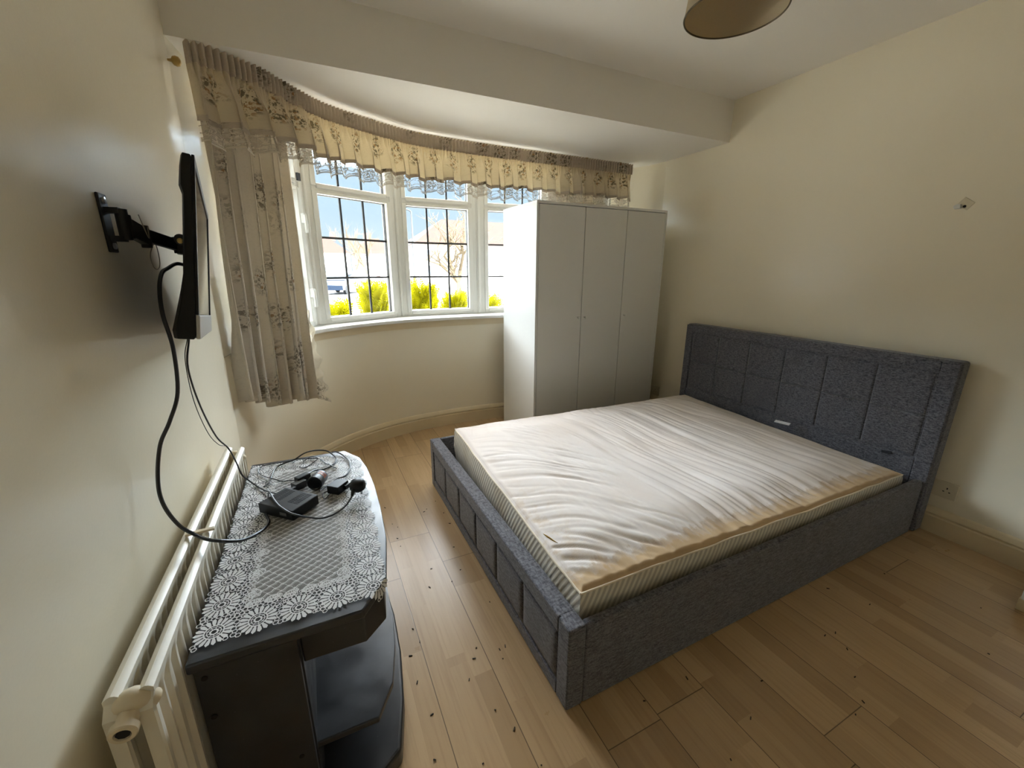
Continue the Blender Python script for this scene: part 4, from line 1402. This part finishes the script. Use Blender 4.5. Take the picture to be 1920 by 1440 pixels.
cable('power_cable', [(.181, 1.481, .607), (.193, 1.508, .608), (.2, 1.551, .609), (.205, 1.605, .609), (.223, 1.634, .61), (.268, 1.64, .618), (.305, 1.671, .625), (.342, 1.688, .622), (.382, 1.682, .615), (.402, 1.647, .610), (.413, 1.6, .609), (.401, 1.558, .609), (.376, 1.532, .609), (.353, 1.528, .609), (.334, 1.526, .612), (.317, 1.478, .625)],
      .0027, 'black cable looping widest around the back of the lace cloth')
cable('power_cable', [(.300, 1.468, .612), (.256, 1.491, .608), (.235, 1.494, .608), (.208, 1.51, .616), (.182, 1.553, .608), (.158, 1.592, .608), (.152, 1.631, .608), (.163, 1.655, .608), (.196, 1.659, .608), (.244, 1.659, .608), (.285, 1.652, .614), (.32, 1.648, .608), (.356, 1.631, .608), (.372, 1.587, .608), (.391, 1.543, .613), (.41, 1.519, .608)],
      .0017, 'thin black wire curling along the left of the lace cloth')
cable('power_cable', [(.4, 1.656, .616), (.418, 1.66, .612), (.438, 1.629, .608), (.453, 1.573, .608), (.456, 1.524, .608), (.448, 1.476, .608), (.431, 1.442, .608), (.405, 1.433, .608), (.39, 1.408, .609), (.371, 1.385, .612), (.349, 1.350, .618)],
      .0027, 'black cable curving round the right of the lace cloth behind the power brick')
cable('power_cable', [(.286, 1.589, .607), (.303, 1.574, .607), (.326, 1.601, .607), (.35, 1.63, .612), (.326, 1.649, .614), (.297, 1.637, .607)], .0015, 'shortest thin black wire curled in the middle of the lace')
cable('power_cable', [(.441, 1.262, .6235), (.423, 1.235, .614), (.402, 1.219, .608), (.375, 1.2, .608), (.345, 1.196, .610), (.32, 1.200, .618), (.297, 1.182, .640), (.270, 1.209, .6425), (.243, 1.258, .6425), (.226, 1.305, .6425), (.212, 1.355, .6425), (.205, 1.375, .632), (.200, 1.390, .612)],
      .0026, 'black cable running from the mains plug over the front of the set top box')
cable('power_cable', [(.376, 1.325, .611), (.363, 1.312, .607), (.357, 1.332, .607), (.362, 1.353, .607), (.378, 1.347, .612)], .0017, 'tiny black wire loop at the left end of the power brick')

# ================================================================== PENDANT LIGHT
pd = thing('pendant_light', 'beige drum lampshade hanging from the ceiling above the bed', 'ceiling light', (1.714, 1.119, 2.1))
px_, py_ = 1.714, 1.119
SR, SR2, SZ, SZ2 = .1513, .128, 2.100, 2.285
b = MB()
n = 64
def ringp(r, z): return [(px_ + r * math.cos(2 * PI * k / n), py_ + r * math.sin(2 * PI * k / n), z) for k in range(n)]
b.loft([ringp(SR, SZ), ringp(SR2, SZ2), ringp(SR2 - .0015, SZ2), ringp(SR - .0015, SZ), ringp(SR, SZ)], True, False)
shd = b.build('shade', M['shade'], pd, smooth=40)
b = MB()
for r, z in ((SR - .0005, SZ), (SR2 - .0005, SZ2)):
    P = ringp(r, z); b = MB(); b.tube(P + P[:1], .0026, 8); b.build('rim', M['rim'], shd, smooth=True)
b = MB()
for k in range(3):
    a = 2 * PI * k / 3 + .4
    b.tube([(px_ + .022 * math.cos(a), py_ + .022 * math.sin(a), SZ2 - .03), (px_ + (SR2 - .003) * math.cos(a), py_ + (SR2 - .003) * math.sin(a), SZ2 - .002)], .0015, 6)
P = [(px_ + .022 * math.cos(2 * PI * k / 20), py_ + .022 * math.sin(2 * PI * k / 20), SZ2 - .03) for k in range(20)]
b.tube(P + P[:1], .0015, 6)
b.build('spider', M['rim'], shd, smooth=True)
MB().lathe([(.016, 0), (.019, .004), (.019, .045), (.010, .06), (.004, .07)], (px_, py_, SZ2 - .065), (0, 0, 1), 20).build('lamp_holder', M['white'], pd, smooth=40)
MB().tube([(px_, py_, SZ2), (px_, py_, H - .02)], .0035, 8).build('flex', M['white'], pd, smooth=True)
MB().lathe([(.038, 0), (.036, -.012), (.02, -.028), (.006, -.033)], (px_, py_, H), (0, 0, 1), 28).build('ceiling_rose', M['white'], pd, smooth=40)

# ================================================================== SOCKETS, HOOK, WHITE CHEST
def socket(label, yc, zc, w, h):
    s = thing('wall_socket', label, 'socket', (W, yc, zc - h / 2))
    pl2 = MB().box(W - .011, W - .0006, yc - w / 2, yc + w / 2, zc - h / 2, zc + h / 2).build('faceplate', M['socket'], s, bevel=.003)
    n_ = 2 if w > .1 else 1
    for k in range(n_):
        y = yc + (0 if n_ == 1 else (-.034 if k == 0 else .034))
        b = MB()
        b.box(W - .0115, W - .0108, y - .0022, y + .0022, zc + .006, zc + .015)
        for dy in (-.011, .011):
            b.box(W - .0115, W - .0108, y + dy - .0035, y + dy + .0035, zc - .010, zc - .0055)
        b.build('socket_slots', M['sockhole'], pl2)
        MB().box(W - .0135, W - .0109, y - .006, y + .006, zc + .022, zc + .036).build('rocker_switch', M['socket'], pl2, bevel=.001)
socket('ivory double wall socket low on the right wall beside the headboard', .762, .245, .146, .086)
socket('ivory single wall socket low on the wall in the gap beside the wardrobe', 2.73, .235, .086, .086)
hk = thing('wall_hook', 'tiny white plastic hook screwed to the bare right wall', 'hook', (W, .955, 1.60))
MB().obox((W - .002, .953, 1.612), [(1, 0, 0), (0, .8, .6), (0, -.6, .8)], [.0016, .024, .019]).build('backplate', M['socket'], hk, bevel=.001)
MB().prism([(.962, 1.592), (.985, 1.590), (.990, 1.604), (.978, 1.612), (.964, 1.610)], W - .022, W - .0036, axis='x').build('peg', M['white'], hk, bevel=.002)
MB().lathe([(.006, 0), (.006, .0015)], (W - .0037, .955, 1.600), (-1, 0, 0), 14).build('screw_hole', M['sockhole'], hk)

ch = thing('chest_of_drawers', 'white low chest whose corner stands at the right edge of the floor', 'chest of drawers', (2.98, -.05, 0))
MB().box(2.80, 3.155, -.44, .345, .052, .62).build('body', M['wardrobe'], ch, bevel=.012, seg=3)
MB().box(2.815, 3.15, -.43, .35, 0, .051).build('plinth', M['skirt'], ch, bevel=.002)
for k in range(3):
    d = MB().box(2.790, 2.7995, -.43, .335, .062 + .185 * k, .062 + .185 * k + .178).build('drawer', M['wardrobe'], ch, bevel=.003)
    MB().lathe([(.006, 0), (.005, .01), (.011, .018), (.010, .024), (.003, .026)], (2.7898, -.05, .15 + .185 * k), (-1, 0, 0), 14).build('knob', M['white'], d, smooth=True)
# crumbs on the floor
b = MB(); rs = random.Random(21)
for x, y in [(.789, 1.114), (.567, 1.077), (.725, 1.012), (.852, 2.07), (.832, 2.05), (.929, 1.992), (.652, 1.872), (.569, 1.184), (1.382, .705), (1.599, .591), (1.2, .708), (1.302, .48), (.82, .695), (.584, .956), (.559, .834)] + [(rs.uniform(.6, .93), rs.uniform(.7, 2.3)) for _ in range(22)] + [(rs.uniform(1.1, 2.7), rs.uniform(.2, .74)) for _ in range(14)]:
    a = rs.uniform(0, PI); l = rs.uniform(.0015, .006); 
    b.obox((x, y, .0016), [(math.cos(a), math.sin(a), 0), (-math.sin(a), math.cos(a), 0), (0, 0, 1)], [l, .0014, .0012])
tag(b.build('debris', M['speck']), 'dark crumbs and specks of dirt scattered on the wood floor', 'dirt', kind='stuff')

# ================================================================== OUTSIDE
GZ = -.40
struct(MB().box(-60, 90, 3.7, 160, GZ - .1, GZ).build('ground', M['paving']))
struct(MB().box(-60, 90, 17, 40, GZ, GZ + .012).build('road', M['road']))
def house(label, x0, x1, y, ze, zr, inset, depth=8, nwin=4, chim=(), gable=False):
    h = thing('house', label, 'house', ((x0 + x1) / 2, y + depth / 2, GZ))
    MB().box(x0, x1, y, y + depth, GZ, ze).build('walls', M['render'], h)
    b = MB()
    o = .35
    r0, r1 = (x0 + inset, x1 - inset)
    b.add([(x0 - o, y - o, ze), (x1 + o, y - o, ze), (x1 + o, y + depth + o, ze), (x0 - o, y + depth + o, ze), (r0, y + depth / 2, zr), (r1, y + depth / 2, zr)],
          [(0, 1, 5, 4), (1, 2, 5), (2, 3, 4, 5), (3, 0, 4), (0, 3, 2, 1)])
    b.build('roof', M['tiles'], h)
    for cx in chim:
        c = MB().box(cx - .55, cx + .55, y + depth / 2 - .4, y + depth / 2 + .4, zr - .8, zr + 1.1)
        c.build('chimney', M['brick'], h)
    for k in range(nwin):
        wx_ = x0 + (x1 - x0) * (k + .5) / nwin
        for z0, z1 in ((ze - 1.75, ze - .55), (GZ + .9, GZ + 2.2)):
            f = MB().box(wx_ - .85, wx_ + .85, y - .06, y - .001, z0, z1).build('window', M['white'], h)
            p = MB()
            for q in range(3):
                p.box(wx_ - .78 + .53 * q, wx_ - .78 + .53 * q + .47, y - .075, y - .061, z0 + .1, z1 - .1)
            p.build('pane', M['pane'], f)
    for k in range(max(1, nwin // 2)):
        dx = x0 + (x1 - x0) * (k + .5) / max(1, nwin // 2)
        MB().box(dx - .45, dx + .45, y - .05, y - .001, GZ, GZ + 2.1).build('door', M['brick'], h)
house('far white house with red roof and one chimney seen through the left window', -6.5, 9.0, 98, 4.5, 7.9, 4.0, 9, 5, (6.2,))
house('far white house with red roof partly hidden by the left window mullion', 10.2, 19.0, 98.5, 4.5, 8.0, 3.2, 9, 3, (13.2,))
house('nearer house with large red roof behind the bare tree', 12.0, 30.0, 50, 4.1, 7.4, 4.5, 9, 5, (22.0,))

def car(label, x, y, rot, mat):
    c = thing('car', label, 'car', (x, y, GZ + .012))
    R = Matrix.Rotation(rot, 3, 'Z')
    def T(p): 
        q = R @ Vector(p); return (q.x + x, q.y + y, q.z + GZ + .012)
    prof = [(-2.05, .30), (-2.08, .62), (-1.95, .82), (-1.15, .92), (-.55, 1.38), (.75, 1.42), (1.45, .98), (2.0, .90), (2.08, .55), (2.0, .28)]
    b = MB()
    rings = []
    for s, k in ((-.86, .93), (-.80, 1.0), (.80, 1.0), (.86, .93)):
        rings.append([T((px, s * (.82 if pz > 1.2 else 1), .28 + (pz - .28) * k)) for px, pz in prof])
    b.loft(rings, True, True)
    bd = b.build('body', mat, c, smooth=35)
    g = MB()
    g.add([T((-1.12, -.70, .95)), T((-.57, -.66, 1.36)), T((-.57, .66, 1.36)), T((-1.12, .70, .95))], [(0, 1, 2, 3)])
    g.build('windscreen', M['carglass'], c, solid=.03)
    for s in (-1, 1):
        g = MB(); g.add([T((-.95, s * .80, .98)), T((-.5, s * .72, 1.33)), T((.7, s * .72, 1.35)), T((1.25, s * .80, .99))], [(0, 1, 2, 3)])
        g.build('side_window', M['carglass'], c, solid=.04)
    for px in (-1.3, 1.3):
        for s in (-1, 1):
            o = T((px, s * .72, .31)); ax = R @ Vector((0, s, 0))
            MB().lathe([(.2, -.05), (.31, -.03), (.31, .14), (.2, .16), (.0005, .15)], o, ax, 20).build('wheel', M['tyre'], c, smooth=40)
car('dark blue car parked on the road seen through the lower left window pane', 2.5, 33, 1.15, M['bluepaint'])
car('pale car parked further up the road beyond the blue car', 5.0, 50, .2, M['whitepaint'])

def lamp(label, x, y, h, arm_):
    l = thing('street_lamp', label, 'street lamp', (x, y, GZ))
    MB().lathe([(.13, 0), (.12, 1.2), (.075, 1.3), (.06, h)], (x, y, GZ), (0, 0, 1), 14).build('post', M['lamppost'], l, smooth=40)
    MB().tube([(x, y, GZ + h - .02), (x + arm_ * .4, y, GZ + h + .1), (x + arm_, y, GZ + h + .1)], .04, 8, 4).build('arm', M['lamppost'], l, smooth=True)
    MB().obox((x + arm_ * 1.15, y, GZ + h + .08), [(1, 0, 0), (0, 1, 0), (0, 0, 1)], [.28, .13, .06]).build('lantern', M['lamppost'], l, bevel=.03)
lamp('tall street lamp on thick post behind the middle window', 7.05, 29.4, 5.4, -.7)
lamp('thin street lamp far away in front of the red roofed house', 8.3, 60, 6.0, -.9)

def tree(label, x, y, h, spread_, seed, depth=5, r0=.16, lean=0.0):
    t = thing('bare_tree', label, 'tree', (x, y, GZ))
    r = random.Random(seed)
    tr_ = MB(); brn = MB()
    def grow(p, d, L, rad, lev):
        pts = [p]; q = p.copy(); dd = d.copy()
        for k in range(3):
            dd = (dd + Vector((r.gauss(0, .14), r.gauss(0, .14), r.gauss(.05, .08)))).normalized()
            q = q + dd * L / 3; pts.append(q.copy())
        (tr_ if lev == 0 else brn).tube(pts, [rad, rad * .62], 6 if lev < 3 else 4, 0, cap=(lev == 0))
        if lev >= depth: return
        for k in range(3 if lev else 4):
            a = r.uniform(0, 2 * PI); sp = r.uniform(.45, 1.0) * spread_
            side = Vector((math.cos(a), math.sin(a), 0))
            nd = (dd * 1.0 + side * sp + Vector((0, 0, .18))).normalized()
            st_ = pts[r.choice((1, 2, 3))] if lev else pts[r.choice((2, 3))]
            grow(st_, nd, L * r.uniform(.62, .82), rad * .55, lev + 1)
    grow(Vector((x, y, GZ)), Vector((lean, 0, 1)).normalized(), h * .34, r0, 0)
    tr_.build('trunk', M['bark'], t, smooth=True)
    brn.build('branches', M['bark'], t, smooth=True)
tree('large bare tree with spreading branches outside the middle window', 6.55, 18, 5.0, 1.55, 4, 5, .15, -.12)
tree('small bare tree far off in front of the white houses', 6.3, 60, 5.0, .9, 9, 4, .14)
tree('bare tree showing thin branches at the top of the left window', 6.9, 52, 8.5, .8, 12, 5, .16)

def conifer(label, x, y, h, rad, seed, n=560):
    c = thing('golden_conifer', label, 'shrub', (x, y, GZ), 'golden conifers outside the window')
    r = random.Random(seed)
    st_ = MB().tube([(x, y, GZ), (x + .02, y, GZ + h * .5), (x, y, GZ + h * .85)], [.03, .02, .006], 7)
    st_.build('stem', M['bark'], c, smooth=True)
    b = MB()
    for k in range(n):
        t = r.random() ** .7
        z = GZ + .1 + (h - .25) * t
        rr = rad * (1 - .55 * t ** 2) * r.uniform(.2, 1.0)
        a = r.uniform(0, 2 * PI)
        p = Vector((x + rr * math.cos(a), y + rr * math.sin(a), z))
        d = Vector((math.cos(a) * .55, math.sin(a) * .55, 1.0 + r.gauss(0, .2))).normalized()
        side = d.cross(Vector((r.gauss(0, 1), r.gauss(0, 1), r.gauss(0, .4)))).normalized()
        L = r.uniform(.12, .24)
        # a feathery spray: one spine and pairs of slim side needles
        for q in range(6):
            f = q / 6
            o = p + d * L * f
            for s in (-1, 1):
                dd = (d * .9 + side * s * .75).normalized(); l2 = L * (.46 * (1 - f) + .10); w = .0075
                e = dd.cross(side.cross(dd)).normalized()
                wv = side.cross(d).cross(dd).normalized() * w
                b.add([o, o + dd * l2 * .5 + wv, o + dd * l2, o + dd * l2 * .5 - wv], [(0, 1, 2, 3)])
        b.add([p, p + d * L * .5 + side * .006, p + d * (L + .03), p + d * L * .5 - side * .006], [(0, 1, 2, 3)])
    b.build('foliage', M['conifer'], c)
def aim(az, r): return (.394 + r * math.sin(math.radians(az)), r * math.cos(math.radians(az)))
for i, (az, r, el, rad, lab) in enumerate([
        (2.9, 4.8, -4.0, .11, 'lowest golden conifer at the bottom left of the left window'),
        (7.5, 5.35, -1.4, .22, 'golden conifer filling the lower right of the left window'),
        (13.6, 5.7, -1.4, .25, 'tallest golden conifer at the lower left of the middle window'),
        (17.9, 6.5, -2.7, .26, 'lower golden conifer at the lower right of the middle window'),
        (22.4, 5.7, -3.3, .22, 'golden conifer outside the window beside the wardrobe')]):
    x, y = aim(az, r)
    conifer(lab, x, y, CAMPOS.z + r * math.tan(math.radians(el)) - GZ, rad, 30 + i)
bpy.context.view_layer.update()
